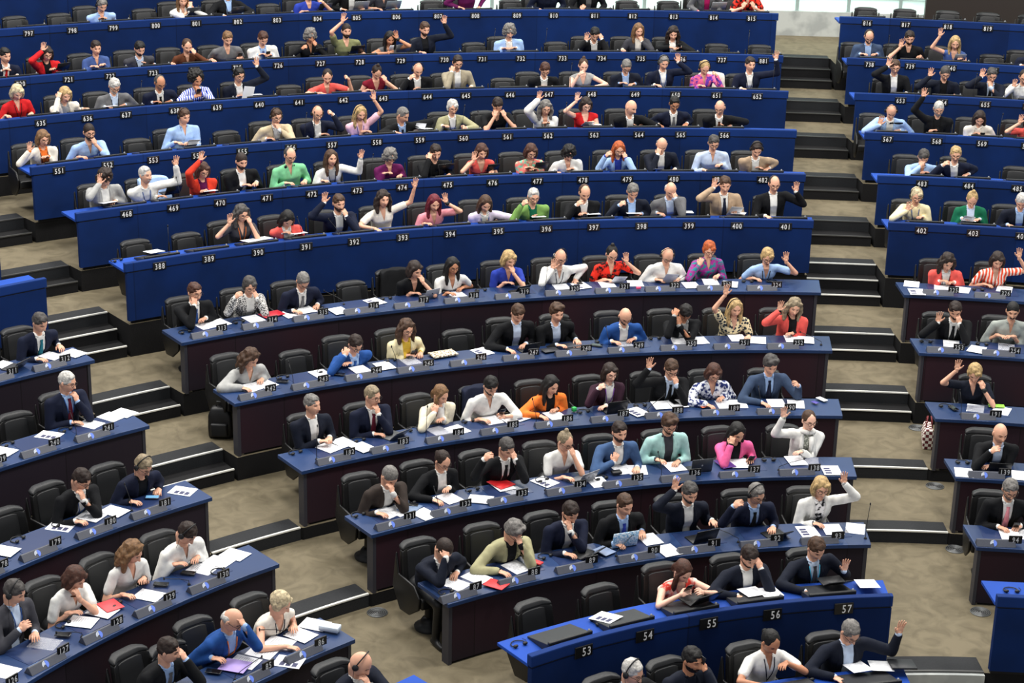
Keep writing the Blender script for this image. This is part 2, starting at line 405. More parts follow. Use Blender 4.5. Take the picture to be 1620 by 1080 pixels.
# ------------------------------------------------------------------ desks
mp = M_WOOD.node_tree
def seam_material(m, col_in, pitch=1.36, dark=.45):
    """panel seams and slight panel-to-panel variation following the arc-length attribute"""
    nt = m.node_tree; b = nt.nodes['Principled BSDF']
    src = b.inputs['Base Color'].links[0].from_socket
    at = nt.nodes.new('ShaderNodeAttribute'); at.attribute_name = 'arc'
    dv = nt.nodes.new('ShaderNodeMath'); dv.operation = 'DIVIDE'; dv.inputs[1].default_value = pitch
    fl = nt.nodes.new('ShaderNodeMath'); fl.operation = 'FLOOR'; fc = nt.nodes.new('ShaderNodeMath'); fc.operation = 'FRACT'
    wn = nt.nodes.new('ShaderNodeTexWhiteNoise'); wn.noise_dimensions = '1D'
    nt.links.new(at.outputs['Fac'], dv.inputs[0]); nt.links.new(dv.outputs[0], fl.inputs[0]); nt.links.new(dv.outputs[0], fc.inputs[0]); nt.links.new(fl.outputs[0], wn.inputs['W'])
    mr = nt.nodes.new('ShaderNodeMapRange'); mr.inputs['To Min'].default_value = .82; mr.inputs['To Max'].default_value = 1.12
    nt.links.new(wn.outputs['Value'], mr.inputs['Value'])
    lt = nt.nodes.new('ShaderNodeMath'); lt.operation = 'LESS_THAN'; lt.inputs[1].default_value = .008; nt.links.new(fc.outputs[0], lt.inputs[0])
    m2 = nt.nodes.new('ShaderNodeMapRange'); m2.inputs['To Min'].default_value = 1; m2.inputs['To Max'].default_value = dark; nt.links.new(lt.outputs[0], m2.inputs['Value'])
    mu = nt.nodes.new('ShaderNodeMath'); mu.operation = 'MULTIPLY'; nt.links.new(mr.outputs[0], mu.inputs[0]); nt.links.new(m2.outputs[0], mu.inputs[1])
    vm = nt.nodes.new('ShaderNodeVectorMath'); vm.operation = 'SCALE'; nt.links.new(src, vm.inputs[0]); nt.links.new(mu.outputs[0], vm.inputs['Scale'])
    nt.links.new(vm.outputs[0], b.inputs['Base Color'])
seam_material(M_WOOD, None); seam_material(M_BLUE, None, 2.04, .7); seam_material(M_TOP, None, .68, .75); seam_material(M_LIPB, None, 2.04, .7); seam_material(M_TOPB, None, 2.04, .8)

def curved(name, i, blk, t0, t1, d0, d1, z0, z1, m, parent, inv, e0=0., e1=0., bevel=0., **props):
    """d0..d1 radial offsets behind the front edge; e0, e1 shear of the ends per metre of depth"""
    n = max(4, int(abs(t1 - t0) * RR[i] / .35)); V = []; Fc = []; arc = []
    for j in range(n + 1):
        u = j / n
        for d, z in ((d0, z0), (d1, z0), (d1, z1), (d0, z1)):
            t = t0 + (t1 - t0) * u + (e0 * (1 - u) + e1 * u) * d
            V.append(P(rad(i, t, blk) + d, t, z)); arc.append((t + 2) * RR[i])
    for j in range(n):
        p = 4 * j; q = p + 4
        for k in range(4): Fc.append((p + k, p + (k + 1) % 4, q + (k + 1) % 4, q + k))
    Fc.append((3, 2, 1, 0)); e = 4 * n; Fc.append((e, e + 1, e + 2, e + 3))
    me = mk(name, (np.array(V), Fc), False, (m,))
    at = me.attributes.new('arc', 'FLOAT', 'POINT'); at.data.foreach_set('value', arc)
    if bevel: bev(me, bevel, 2, .8)
    me.transform(inv)
    return obj(name, me, parent, **props)

def desk(i, blk, t0, t1, label):
    tm = (t0 + t1) / 2; fz = FL[i]; zl = ZL[i]
    root = obj('curved_desk', None, loc=tuple(P(rad(i, tm, blk) + .2, tm, fz)), label=label, category='desk')
    inv = Matrix.Translation(-Vector(root.location))
    e0 = 0.; e1 = .0
    if blk == 'M': e1 = .14 / RR[i]
    if blk == 'R': e0 = -.03 / RR[i]
    if HIGH(i):
        zt = zl - .10
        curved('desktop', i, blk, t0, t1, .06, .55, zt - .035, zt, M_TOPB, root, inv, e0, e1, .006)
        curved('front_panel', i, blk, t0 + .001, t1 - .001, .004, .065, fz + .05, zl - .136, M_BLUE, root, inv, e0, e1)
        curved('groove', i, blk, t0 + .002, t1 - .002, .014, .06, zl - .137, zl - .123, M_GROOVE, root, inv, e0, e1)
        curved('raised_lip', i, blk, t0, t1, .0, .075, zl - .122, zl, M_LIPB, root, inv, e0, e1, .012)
        curved('plinth', i, blk, t0 + .004, t1 - .004, .05, .09, fz, fz + .05, M_GROOVE, root, inv, e0, e1)
    else:
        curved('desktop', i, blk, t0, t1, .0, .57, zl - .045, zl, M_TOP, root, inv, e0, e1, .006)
        curved('front_panel', i, blk, t0 + .006, t1 - .006, .035, .075, fz + .03, zl - .044, M_WOOD, root, inv, e0, e1)
        sw = .10 / RR[i]
        for a, b in ((t0 + .003, t0 + .003 + sw * .35), (t1 - .003 - sw * .35, t1 - .003)):
            if -1.70 < a < .0: curved('end_panel', i, blk, a, b, .03, .15, fz, zl - .044, M_ENDW, root, inv, e0, e1)
        curved('plinth', i, blk, t0 + .01, t1 - .01, .06, .09, fz, fz + .03, M_GROOVE, root, inv)
    return root, inv

TR_END = {i: -.33 if i >= 6 else -.36 for i in range(-1, 12)}
DESKN = {(-1, 'M'): 'blue curved desk at the bottom edge carrying an open black folder',
 (0, 'M'): 'bright blue curved desk with the largest number plates, lowest full row',
 (1, 'M'): 'dark-fronted curved desk right behind the bright blue front desk, middle block',
 (2, 'M'): 'dark-fronted curved desk, second such row up in the middle block',
 (3, 'M'): 'dark-fronted curved desk, third such row up in the middle block',
 (4, 'M'): 'dark-fronted curved desk, fourth such row up in the middle block',
 (5, 'M'): 'dark-fronted curved desk, topmost such row, below the tall blue fronts',
 (6, 'M'): 'blue-fronted curved desk, lowest of the tall blue rows in the middle block',
 (7, 'M'): 'blue-fronted curved desk, second tall blue row up in the middle block',
 (8, 'M'): 'blue-fronted curved desk, third tall blue row up in the middle block',
 (9, 'M'): 'blue-fronted curved desk, fourth tall blue row up in the middle block',
 (10, 'M'): 'blue-fronted curved desk, fifth tall blue row up in the middle block',
 (11, 'M'): 'blue-fronted curved desk, topmost numbered row in the middle block',
 (12, 'M'): 'blue desk front at the top left corner behind the topmost numbered row',
 (0, 'L'): 'tip of a bright blue desk under the bald headset wearer at the bottom',
 (1, 'L'): 'dark-fronted desk at bottom left, lowest across the left aisle',
 (2, 'L'): 'dark-fronted desk across the left aisle, second up, with three people in white',
 (3, 'L'): 'dark-fronted desk across the left aisle, third up from the bottom',
 (4, 'L'): 'dark-fronted desk across the left aisle, fourth up, with one person',
 (5, 'L'): 'dark-fronted desk across the left aisle, topmost of the dark ones',
 (6, 'L'): 'short blue-fronted desk end at the left edge above the teal tie wearer',
 (7, 'L'): 'sliver of blue desk at the far left edge of the photo',
 (0, 'R'): 'bright blue desk end at the lower right edge',
 (1, 'R'): 'dark-fronted desk at the right edge, lowest dark one, pink tie wearer behind',
 (2, 'R'): 'dark-fronted desk at the right edge with the bald tablet user behind',
 (3, 'R'): 'dark-fronted desk at the right edge with the green sheet on it',
 (4, 'R'): 'dark-fronted desk at the right, fourth dark one up, across the aisle',
 (5, 'R'): 'dark-fronted desk at the right, topmost dark one, coral blazer wearer behind',
 (6, 'R'): 'blue-fronted desk at the right, lowest of the tall blue ones',
 (7, 'R'): 'blue-fronted desk at the right, second tall blue one up',
 (8, 'R'): 'blue-fronted desk at the right, third tall blue one up',
 (9, 'R'): 'blue-fronted desk at the right, fourth tall blue one up',
 (10, 'R'): 'blue-fronted desk at the right, fifth tall blue one up',
 (11, 'R'): 'blue-fronted desk at the right, topmost, before the glowing glass wall'}
DESKS = {}
for (i, blk), lab in DESKN.items():
    if blk == 'M':
        t0 = TH_A[i][0][1] if i in LC else (-1.155 if i in (-1,) else -1.36)
        t1 = TH_A[i][1][0]
        if i == -1: t0, t1 = -1.30, -.735
        if i == 12: t1 = th_at_px(12, 'M', 622)
    elif blk == 'L': t0, t1 = {0: -1.52, 1: -1.62}.get(i, -1.62), TH_A[i][0][0]
    else: t0, t1 = TH_A[i][1][1], TR_END[i]
    DESKS[(i, blk)] = desk(i, blk, t0, t1, lab)
# ------------------------------------------------------------------ number plates, consoles
NUMS = {
 (1, 'M'): '87:760 88:852 89:943 90:1041 91:1136 92:1235 93:1331', (1, 'L'): '84:345 85:433 86:516', (1, 'R'): '94:1610',
 (2, 'M'): '131:655 132:743 133:832 134:924 135:1014 136:1105 137:1198 138:1293', (2, 'L'): '126:27 127:108 128:193 129:276 130:361', (2, 'R'): '139:1593',
 (3, 'M'): '182:559 183:644 184:731 185:817 186:903 187:991 188:1077 189:1166 190:1254', (3, 'L'): '178:11 179:95 180:182 181:268', (3, 'R'): '191:1578',
 (4, 'M'): '242:434 243:517 244:601 245:683 246:766 247:849 248:932 249:1015 250:1098 251:1182 252:1267', (4, 'L'): '239:8 240:93 241:178', (4, 'R'): '253:1520 254:1608',
 (5, 'M'): '313:356 314:436 315:516 316:596 317:675 318:754 319:834 320:913 321:992 322:1071 323:1153 324:1232', (5, 'L'): '311:26 312:109', (5, 'R'): '325:1511 326:1593',
 (6, 'M'): '388:252 389:330 390:408 391:484 392:560 393:637 394:712 395:788 396:864 397:939 398:1015 399:1090 400:1166 401:1243', (6, 'R'): '402:1458 403:1540 404:1617',
 (7, 'M'): '468:200 469:274 470:348 471:422 472:493 473:565 474:636 475:708 476:779 477:850 478:922 479:992 480:1066 481:1136 482:1207', (7, 'R'): '483:1459 484:1533 485:1610',
 (8, 'M'): '551:93 552:170 553:242 554:312 555:383 556:460 557:525 558:596 559:664 560:733 561:803 562:867 563:940 564:1011 565:1077 566:1146', (8, 'R'): '567:1404 568:1482 569:1554 570:1625',
 (9, 'M'): '635:64 636:138 637:199 638:276 639:343 640:410 641:473 642:543 643:606 644:676 645:737 646:807 647:868 648:936 649:1005 650:1069 651:1134 652:1198', (9, 'R'): '653:1425 654:1491 655:1559 656:1627',
 (10, 'M'): '720:32 721:108 722:174 723:242 724:307 725:375 726:440 727:507 728:569 729:634 730:703 731:763 732:824 733:890 734:952 735:1014 736:1078 737:1142 881:1208', (10, 'R'): '738:1376 739:1440 740:1505 741:1572',
 (11, 'M'): '797:45 798:114 799:179 800:246 801:310 802:376 803:438 804:502 805:564 806:627 807:693 808:752 809:818 810:876 811:941 812:1001 813:1066 814:1129 815:1189', (11, 'R'): '816:1372 817:1433 818:1500 819:1563 820:1630',
 (0, 'M'): '53:923 54:1020 55:1121 56:1222 57:1335'}
jobs = []          # (key, object) evaluated together in one pass
def queue(key, me, voxel=None, smooth=0):
    o = bpy.data.objects.new('tmp', me); COL.objects.link(o)
    if voxel:
        r = o.modifiers.new('r', 'REMESH'); r.mode = 'VOXEL'; r.voxel_size = voxel; r.use_smooth_shade = True
        if smooth:
            s = o.modifiers.new('s', 'SMOOTH'); s.factor = .5; s.iterations = smooth
    jobs.append((key, o))
def flush():
    bpy.context.view_layer.update(); dg = bpy.context.evaluated_depsgraph_get(); res = {}
    for k, o in jobs:
        res[k] = bpy.data.meshes.new_from_object(o.evaluated_get(dg), preserve_all_data_layers=False, depsgraph=dg)
    for k, o in jobs:
        d = o.data; bpy.data.objects.remove(o)
        (bpy.data.curves if isinstance(d, bpy.types.Curve) else bpy.data.meshes).remove(d)
    jobs.clear(); return res
for dch in '0123456789':
    cu = bpy.data.curves.new('d', 'FONT'); cu.body = dch; cu.size = 1.0; cu.extrude = .012; cu.align_x = 'CENTER'; cu.resolution_u = 3; cu.offset = .006
    jobs.append((dch, bpy.data.objects.new('tmp', cu))); COL.objects.link(jobs[-1][1])
GL = flush()
DIG = {}
for k, me in GL.items():
    v = np.zeros(len(me.vertices) * 3); me.vertices.foreach_get('co', v); DIG[k] = (v.reshape(-1, 3), [tuple(p.vertices) for p in me.polygons])
def number_mesh(txt, h, m):
    """digits standing in the XZ plane facing -Y, height h"""
    adv = .47; parts = []
    for k, ch in enumerate(txt):
        v, f = DIG[ch]; parts.append((v * np.array((.74, 1, 1)) + np.array(((k - (len(txt) - 1) / 2) * adv, -.36, 0)), f))
    v, f = join(parts); s = h / .72; v = v * s
    return mk('number', (np.stack([v[:, 0], -v[:, 2], v[:, 1]], 1), f), False, (m,))

def frame(i, blk, th, d):
    """matrix at the point d behind the desk edge: +Y towards the centre, Z up"""
    p = P(rad(i, th, blk) + d, th, 0)
    return Matrix.Translation(Vector(p)) @ Matrix.Rotation(math.pi - th, 4, 'Z')

me_plate = bev(mk('number_plate', box_mesh((0, 0, 0), (.185, .012, .108)), False, (M_PLATE,)), .003, 1)
me_plate0 = bev(mk('number_plate', box_mesh((0, 0, 0), (.20, .014, .122)), False, (M_PLATE,)), .003, 1)
me_cplate = bev(mk('number_plate', box_mesh((0, 0, 0), (.145, .014, .092)), False, (M_PLATE,)), .003, 1)
def prism(w, d, h):
    V = []
    for x in (-w / 2, w / 2):
        V += [(x, d * .5, 0), (x, -d * .5, 0), (x, -d * .08, h), (x, d * .08, h)]
    return np.array(V), [(0, 1, 2, 3), (7, 6, 5, 4), (0, 4, 5, 1), (1, 5, 6, 2), (2, 6, 7, 3), (3, 7, 4, 0)]
me_cons = bev(mk('housing', prism(.42, .115, .070), False, (M_CONSOLE,)), .003, 1)
def halfdisc(r, a0, a1, n=12, t=.003, inner=0.):
    A = [a0 + (a1 - a0) * k / n for k in range(n + 1)]
    top = [(r * math.cos(a), 0, r * math.sin(a)) for a in A] + [(inner * math.cos(a), 0, inner * math.sin(a)) for a in reversed(A)]
    V = [(x, -t, z) for x, y, z in top] + [(x, t, z) for x, y, z in top]; m = len(top)
    return np.array(V), [tuple(range(m)), tuple(range(2 * m - 1, m - 1, -1))] + [(k, m + k, m + (k + 1) % m, (k + 1) % m) for k in range(m)]
# pale radiating ring sectors and a blue half with small stars, as on the consoles
v1 = [halfdisc(.036 - .009 * k, math.pi * .5 + .0, math.pi * 1.12 - .12 * k, 8, .0015, .030 - .009 * k) for k in range(4)]
lw = join(v1)
lb_ = join([halfdisc(.037, -1.35, 1.5, 10, .002, 0.)])
me_logo = mk('emblem', join([lw, lb_]), False, (M_LOGOW, M_LOGOB))
for p in me_logo.polygons:
    p.material_index = 1 if p.index >= len(lw[1]) else 0
me_btn = mk('button_panel', box_mesh((0, 0, 0), (.12, .03, .004)), False, (mat('button_blue', (70, 130, 200), .4),))
SEAT = {}; CONS = {}
for (i, blk), s in NUMS.items():
    for q in s.split():
        n, x = q.split(':'); x = float(x)
        th = th_at_px(i, blk, x, -.06 if HIGH(i) else .05)
        fz = ZL[i]
        if HIGH(i):
            root, inv = DESKS[(i, blk)]
            M = inv @ Matrix.Translation((0, 0, fz - .098)) @ frame(i, blk, th, -.007)
            if i == 0: M = inv @ Matrix.Translation((0, 0, fz - .112)) @ frame(i, blk, th, -.008)
            pl = obj('number_plate', me_plate if i else me_plate0, root, mw=M, label='black number plate reading %s' % n)
            me = number_mesh(n, .076 if i else .088, M_DIGIT)
            obj('number', me, pl, mw=Matrix.Translation((-.03 if i == 0 else 0, .0075, 0)) @ Matrix.Rotation(math.pi, 4, 'Z'), label='white digits %s' % n)
            SEAT[n] = (i, blk, th + .08 / RR[i])
        else:
            thc = th - .21 / RR[i]
            M = Matrix.Translation((0, 0, fz)) @ frame(i, blk, thc, .075)
            rt = obj('desk_console', None, mw=M, label='console %s' % n, category='console')
            CONS[n] = rt
            obj('housing', me_cons, rt)
            obj('emblem', me_logo, rt, mw=Matrix.Translation((0.03, .0345, .036)) @ Matrix.Rotation(.59, 4, "X") @ Matrix.Rotation(math.pi, 4, 'Z'), label='round pale and blue emblem')
            obj('button_panel', me_btn, rt, mw=Matrix.Translation((.12, -.033, .044)) @ Matrix.Rotation(1.05, 4, 'X'))
            pl = obj('number_plate', me_cplate, rt, mw=Matrix.Translation((-.205, .014, .078)), label='black number plate reading %s' % n)
            obj('number', number_mesh(n, .062, M_DIGIT2), pl, mw=Matrix.Translation((0, .0085, 0)) @ Matrix.Rotation(math.pi, 4, 'Z'))
            SEAT[n] = (i, blk, th - .06 / RR[i])
# seats without a visible plate
for n, (i, blk, x, y) in {'52': (0, 'L', 575, 1075), 'a': (-1, 'M', 1000, 1085), 'b': (-1, 'M', 1100, 1085), 'c': (-1, 'M', 1222, 1085), 'd': (-1, 'M', 1345, 1085), '51': (0, 'L', 520, 1090), '719': (10, 'M', -35, 125), '742': (10, 'R', 1638, 108), '83': (1, 'L', 290, 1100)}.items():
    d = .55; lo, hi = -1.75, .1
    SEAT[n] = (i, blk, th_at_px(i, blk, x, 0, .7))

# ------------------------------------------------------------------ chairs
def arcpanel(w0, w1, z0, z1, y0, y1, th, depth, nx=10, nz=6, wing=.09):
    """chair back: flat centre and wings bending forward"""
    V = []; Fc = []
    def pt(u, v, s):
        w = w0 + (w1 - w0) * v; x = (u * 2 - 1) * w / 2; z = z0 + (z1 - z0) * v - .02 * (abs(u * 2 - 1) ** 4) * v
        e = max(0, abs(x) - (w / 2 - wing)); y = y0 + (y1 - y0) * v + e * .55
        return (x, y - (th if s else 0), z)
    for s in (0, 1):
        for j in range(nz + 1):
            for i in range(nx + 1): V.append(pt(i / nx, j / nz, s))
    o = (nx + 1) * (nz + 1)
    for j in range(nz):
        for i in range(nx):
            a = j * (nx + 1) + i; b = a + 1; c = b + nx + 1; d = a + nx + 1
            Fc.append((b, a, d, c)); Fc.append((o + a, o + b, o + c, o + d))
    for i in range(nx):
        Fc.append((i, i + 1, o + i + 1, o + i)); a = nz * (nx + 1) + i; Fc.append((a + 1, a, o + a, o + a + 1))
    for j in range(nz):
        a = j * (nx + 1); b = a + nx + 1; Fc.append((b, a, o + a, o + b)); a += nx; b += nx; Fc.append((a, b, o + b, o + a))
    return np.array(V), Fc
me_back = bev(mk('backrest', arcpanel(.47, .42, .38, .865, -.19, -.27, .07, 0), True, (M_LEATHER,)), .012, 2, 1.0)
me_cap = bev(mk('headrest_roll', arcpanel(.425, .405, .855, .905, -.262, -.288, .085, 0, 10, 2), True, (M_LEATHG,)), .012, 2, 1.0)  # lighter grey than the backrest paints in light caught along the top
me_panel = bev(mk('back_cushion', arcpanel(.31, .28, .40, .845, -.172, -.252, .02, 0, 8, 4, .0), True, (M_LEATHG,)), .008, 2, 1.0)
def shell():
    parts = []
    for s in (-1, 1):
        pr = [(-.29, .83), (-.23, .60), (.10, .60), (.22, .50), (.2, .36), (.0, .22), (-.2, .20), (-.36, .42)]
        V = []; n = len(pr)
        for x in (.258, .23):
            V += [(s * x, y, z) for y, z in pr]
        Fc = [tuple(range(n)), tuple(range(2 * n - 1, n - 1, -1))] + [(k, n + k, n + (k + 1) % n, (k + 1) % n) for k in range(n)]
        parts.append((np.array(V), Fc))
    return join(parts)
me_side = bev(mk('side_shell', shell(), True, (M_LEATHER,)), .012, 2, .9)
me_seat = bev(mk('seat', box_mesh((0, .0, .42), (.46, .46, .12)), True, (M_LEATHER,)), .03, 3, .5)
me_base = mk('pedestal', join([rc_mesh((0, -.02, .08), (0, -.02, .36), .05, .04), rc_mesh((0, -.02, .03), (0, -.02, .05), .16, .10, 20, 4)]), True, (M_BLACK,))
def chair(n, label, dth=0., yaw=0., dd=.74, dz=0.):
    i, blk, th = SEAT[n]
    M = Matrix.Translation((0, 0, FL[i] + dz + {11: .11, 10: .04}.get(i, 0))) @ frame(i, blk, th + dth, dd) @ Matrix.Rotation(yaw, 4, 'Z')
    r = obj('conference_chair', None, mw=M, label=label, category='chair')
    obj('backrest', me_back, r); obj('headrest_roll', me_cap, r); obj('back_cushion', me_panel, r); obj('side_shell', me_side, r); obj('seat', me_seat, r)
    if i in (0, 1, 2, 3, 4, 5): obj('pedestal', me_base, r, mw=Matrix.Translation((0, 0, -dz)))
# ------------------------------------------------------------------ people: head, hair, hands
def head_mesh(n=24):
    V = {}; verts = []; faces = []
    axes = [((0, 1, 0), (1, 0, 0), (0, 0, 1)), ((0, -1, 0), (-1, 0, 0), (0, 0, 1)), ((1, 0, 0), (0, -1, 0), (0, 0, 1)), ((-1, 0, 0), (0, 1, 0), (0, 0, 1)), ((0, 0, 1), (1, 0, 0), (0, -1, 0)), ((0, 0, -1), (1, 0, 0), (0, 1, 0))]
    for c, u, v in axes:
        c, u, v = map(np.array, (c, u, v)); idx = []
        for j in range(n + 1):
            for i in range(n + 1):
                a, b = math.tan((i / n - .5) * math.pi / 2), math.tan((j / n - .5) * math.pi / 2)
                p = c + u * a + v * b; p = p / np.linalg.norm(p); k = tuple(np.round(p, 5))
                if k not in V: V[k] = len(verts); verts.append(p)
                idx.append(V[k])
        for j in range(n):
            for i in range(n):
                a = j * (n + 1) + i; faces.append((idx[a], idx[a + 1], idx[a + n + 2], idx[a + n + 1]))
    q = np.array(verts); x, y, z = q[:, 0].copy(), q[:, 1].copy(), q[:, 2].copy()
    X = x * .074; Y = y * .096; Z = z * .118
    lo = np.clip(-z, 0, 1)
    X *= 1 - .30 * lo ** 1.6
    Y = np.where(y > 0, Y * (1 - .06 * lo), Y * (1 - .38 * np.clip(lo - .15, 0, 1)))
    Y += .010 * lo * (y > 0)
    fr = y > 0
    g = lambda a, s: np.exp(-(a / s) ** 2)
    ns = np.clip((.020 - Z) / .050, 0, 1) * (Z > -.040) * g(X, .0115)
    Y += fr * ns * .025
    Y += fr * .006 * (g(X - .011, .006) + g(X + .011, .006)) * g(Z + .030, .008)
    for s in (-1, 1):
        Y -= fr * .013 * g(X - s * .031, .017) * g(Z - .006, .013)
        Y += fr * .006 * g(X - s * .030, .020) * g(Z - .028, .008)
        Y += fr * .004 * g(X - s * .038, .018) * g(Z + .028, .016)
    Y -= fr * .005 * g(X, .024) * g(Z + .064, .0035)
    Y += fr * .005 * g(X, .020) * (g(Z + .057, .005) + g(Z + .072, .005))
    Y += fr * .007 * g(X, .020) * g(Z + .098, .014)
    W = np.stack([X, Y, Z], 1)
    C = np.array([W[list(f)].mean(0) for f in faces]); mi = np.zeros(len(faces), int)
    f = C[:, 1] > .04; ax = abs(C[:, 0])
    mi[f & (ax < .021) & (abs(C[:, 2] + .064) < .0065)] = 1
    mi[f & (ax > .013) & (ax < .046) & (abs(C[:, 2] - .028) < .0038)] = 2
    mi[f & (ax > .019) & (ax < .043) & (abs(C[:, 2] - .005) < .0042)] = 3
    ears = []
    for s in (-1, 1):
        ears.append(ell_mesh((s * .077, -.008, -.004), (.009, .017, .030), Matrix.Rotation(s * .35, 4, 'Z'), 10, 6))
    v2, f2 = join([(W, faces)] + ears)
    return v2, f2, np.concatenate([mi, np.zeros(len(f2) - len(faces), int)])
HEAD = head_mesh()

def fnoise(V, amp, sc, seed=0.):
    out = V.copy()
    for k, p in enumerate(V):
        n = noise.noise_vector(Vector(p) * sc + Vector((seed, seed * 1.7, 0))); out[k] += np.array(n) * amp
    return out
E_ = ell_mesh; K_ = rc_mesh
def chain(pts, rs, n=10): return [K_(pts[k], pts[k + 1], rs[k], rs[k + 1], n) for k in range(len(pts) - 1)]
CAP = [E_((0, -.012, .030), (.083, .098, .103), None, 24, 14)]
def mirror(ps): return ps + [(v * np.array((-1, 1, 1)), [tuple(reversed(f)) for f in fc]) for v, fc in ps]
HAIR_SRC = {
 'short': (CAP + [E_((.008, .048, .082), (.052, .036, .026))], .010, 26), 'neat': ([E_((0, -.012, .030), (.081, .098, .100), None, 24, 14), E_((.01, .045, .088), (.05, .035, .022))], .005, 34),
 'buzz': ([E_((0, -.010, .030), (.080, .0985, .100), None, 24, 14)], .001, 30),
 'recede': ([E_((0, -.034, .018), (.0815, .086, .098), None, 24, 14)] + mirror([E_((.058, .0, .030), (.022, .040, .036))]), .004, 26),
 'fringe': (mirror([E_((.062, -.030, .006), (.018, .048, .040))]) + [E_((0, -.078, -.010), (.062, .028, .045))], .003, 30),
 'fluffy': ([E_((0, -.018, .036), (.093, .106, .108), None, 24, 14), E_((.02, .05, .095), (.05, .04, .028)), E_((-.03, .03, .10), (.05, .05, .03))], .012, 22),
 'curly': ([E_((0, -.018, .030), (.108, .110, .118), None, 24, 14)] + mirror([E_((.085, -.02, -.02), (.035, .055, .065))]), .018, 30),
 'afro': ([E_((0, -.05, .045), (.13, .125, .125), None, 24, 14)] + mirror([E_((.09, -.04, .02), (.05, .07, .08))]), .022, 30),
 'pixie': ([E_((0, -.018, .034), (.089, .102, .104), None, 24, 14), E_((-.035, .068, .062), (.045, .028, .03))] + mirror([E_((.075, -.01, -.005), (.018, .05, .055))]), .008, 24),
 'bob': ([E_((0, -.018, .032), (.090, .103, .104), None, 24, 14), E_((-.03, .066, .070), (.045, .028, .026))] + mirror(chain([(.070, .025, .06), (.086, .020, -.01), (.082, .015, -.085)], (.026, .026, .024)) + chain([(.06, -.05, .04), (.075, -.04, -.05), (.07, -.03, -.10)], (.03, .035, .026))) + [E_((0, -.075, -.03), (.078, .045, .085))], .007, 20),
 'long': ([E_((0, -.018, .032), (.088, .101, .103), None, 24, 14)] + mirror(chain([(.060, .035, .075), (.084, .020, 0), (.086, .012, -.09), (.080, .040, -.19), (.072, .055, -.25)], (.022, .026, .028, .030, .018)) + chain([(.06, -.05, .04), (.078, -.04, -.06), (.075, -.055, -.18)], (.03, .036, .03))) + [E_((0, -.085, -.07), (.080, .045, .15))], .008, 16),
 'wavy': ([E_((0, -.018, .036), (.094, .104, .106), None, 24, 14)] + mirror(chain([(.060, .035, .080), (.092, .022, .0), (.104, .010, -.08), (.094, .040, -.17)], (.026, .032, .038, .028)) + chain([(.06, -.05, .04), (.088, -.04, -.06), (.085, -.05, -.16)], (.03, .042, .036))) + [E_((0, -.085, -.06), (.090, .050, .14))], .016, 20),
 'bun': ([E_((0, -.018, .027), (.081, .097, .102), None, 24, 14), E_((0, -.045, .138), (.030, .030, .026))], .004, 30),
 'tied': ([E_((0, -.018, .027), (.081, .098, .102), None, 24, 14), E_((0, -.115, .01), (.030, .030, .034))] , .004, 30),
 'pony': ([E_((0, -.018, .028), (.082, .098, .102), None, 24, 14)] + chain([(0, -.10, .05), (.03, -.13, -.02), (.05, -.10, -.15)], (.026, .034, .018)), .005, 24),
 'side': ([E_((0, -.018, .030), (.084, .099, .103), None, 24, 14)] + chain([(.05, .04, .07), (.082, .03, -.02), (.075, .06, -.12), (.06, .085, -.24)], (.022, .026, .034, .022)) + chain([(-.05, .03, .07), (-.08, .01, 0), (-.072, -.03, -.08)], (.022, .022, .02)) + [E_((0, -.08, -.03), (.074, .04, .09))], .008, 18)}
for k, (ps, a, s) in HAIR_SRC.items():
    queue('hair_' + k, mk('h', join(ps)), .0095, 1)
def hand_src(curl, spread=.10, thumb=.7):
    ps = [E_((0, .045, 0), (.040, .050, .015), None, 16, 10), K_((0, -.02, 0), (0, .02, 0), .024, .027)]
    for x, L, a in ((-.030, .073, spread), (-.010, .082, spread * .3), (.011, .076, -spread * .4), (.030, .060, -spread * 1.2)):
        p = np.array((x, .080, 0)); an = -curl * .5; r = .0092
        for k, f in enumerate((.42, .32, .26)):
            d = np.array((-math.sin(a), math.cos(a) * math.cos(an), math.sin(an))); q = p + d * L * f
            ps.append(K_(p, q, r, r * .93, 8, 3)); p = q; r *= .93; an -= curl
    p0 = np.array((-.024, .020, -.004)); p1 = p0 + np.array((-.026, .030, -.010)) * (.6 + thumb); p2 = p1 + np.array((-.012 + .012 * curl, .028, -.012 - .01 * curl))
    ps += [K_(p0, p1, .0135, .011, 8, 3), K_(p1, p2, .011, .009, 8, 3)]
    return join(ps)
for k, c in (('open', .10), ('relax', .42), ('curl', .85), ('fist', 1.35), ('point', .1)):
    src = hand_src(c, .14 if k == 'open' else .06, .75 if k == 'open' else .35)
    queue('hand_' + k, mk('h', src), .0046, 1)
RES = flush()
def arr(me):
    v = np.zeros(len(me.vertices) * 3); me.vertices.foreach_get('co', v); return v.reshape(-1, 3)
HAIRM = {}; HANDS = {}
for k, me in RES.items():
    if k.startswith('hair_'):
        kk = k[5:]; v = fnoise(arr(me), HAIR_SRC[kk][1], HAIR_SRC[kk][2])
        me.vertices.foreach_set('co', v.ravel()); me.name = 'hair'; me.polygons.foreach_set('use_smooth', [True] * len(me.polygons)); me.update(); HAIRM[kk] = me
        if not me.materials: me.materials.append(hairm('br'))
    else:
        HANDS[k[5:]] = (arr(me), np.array([tuple(p.vertices) for p in me.polygons]))
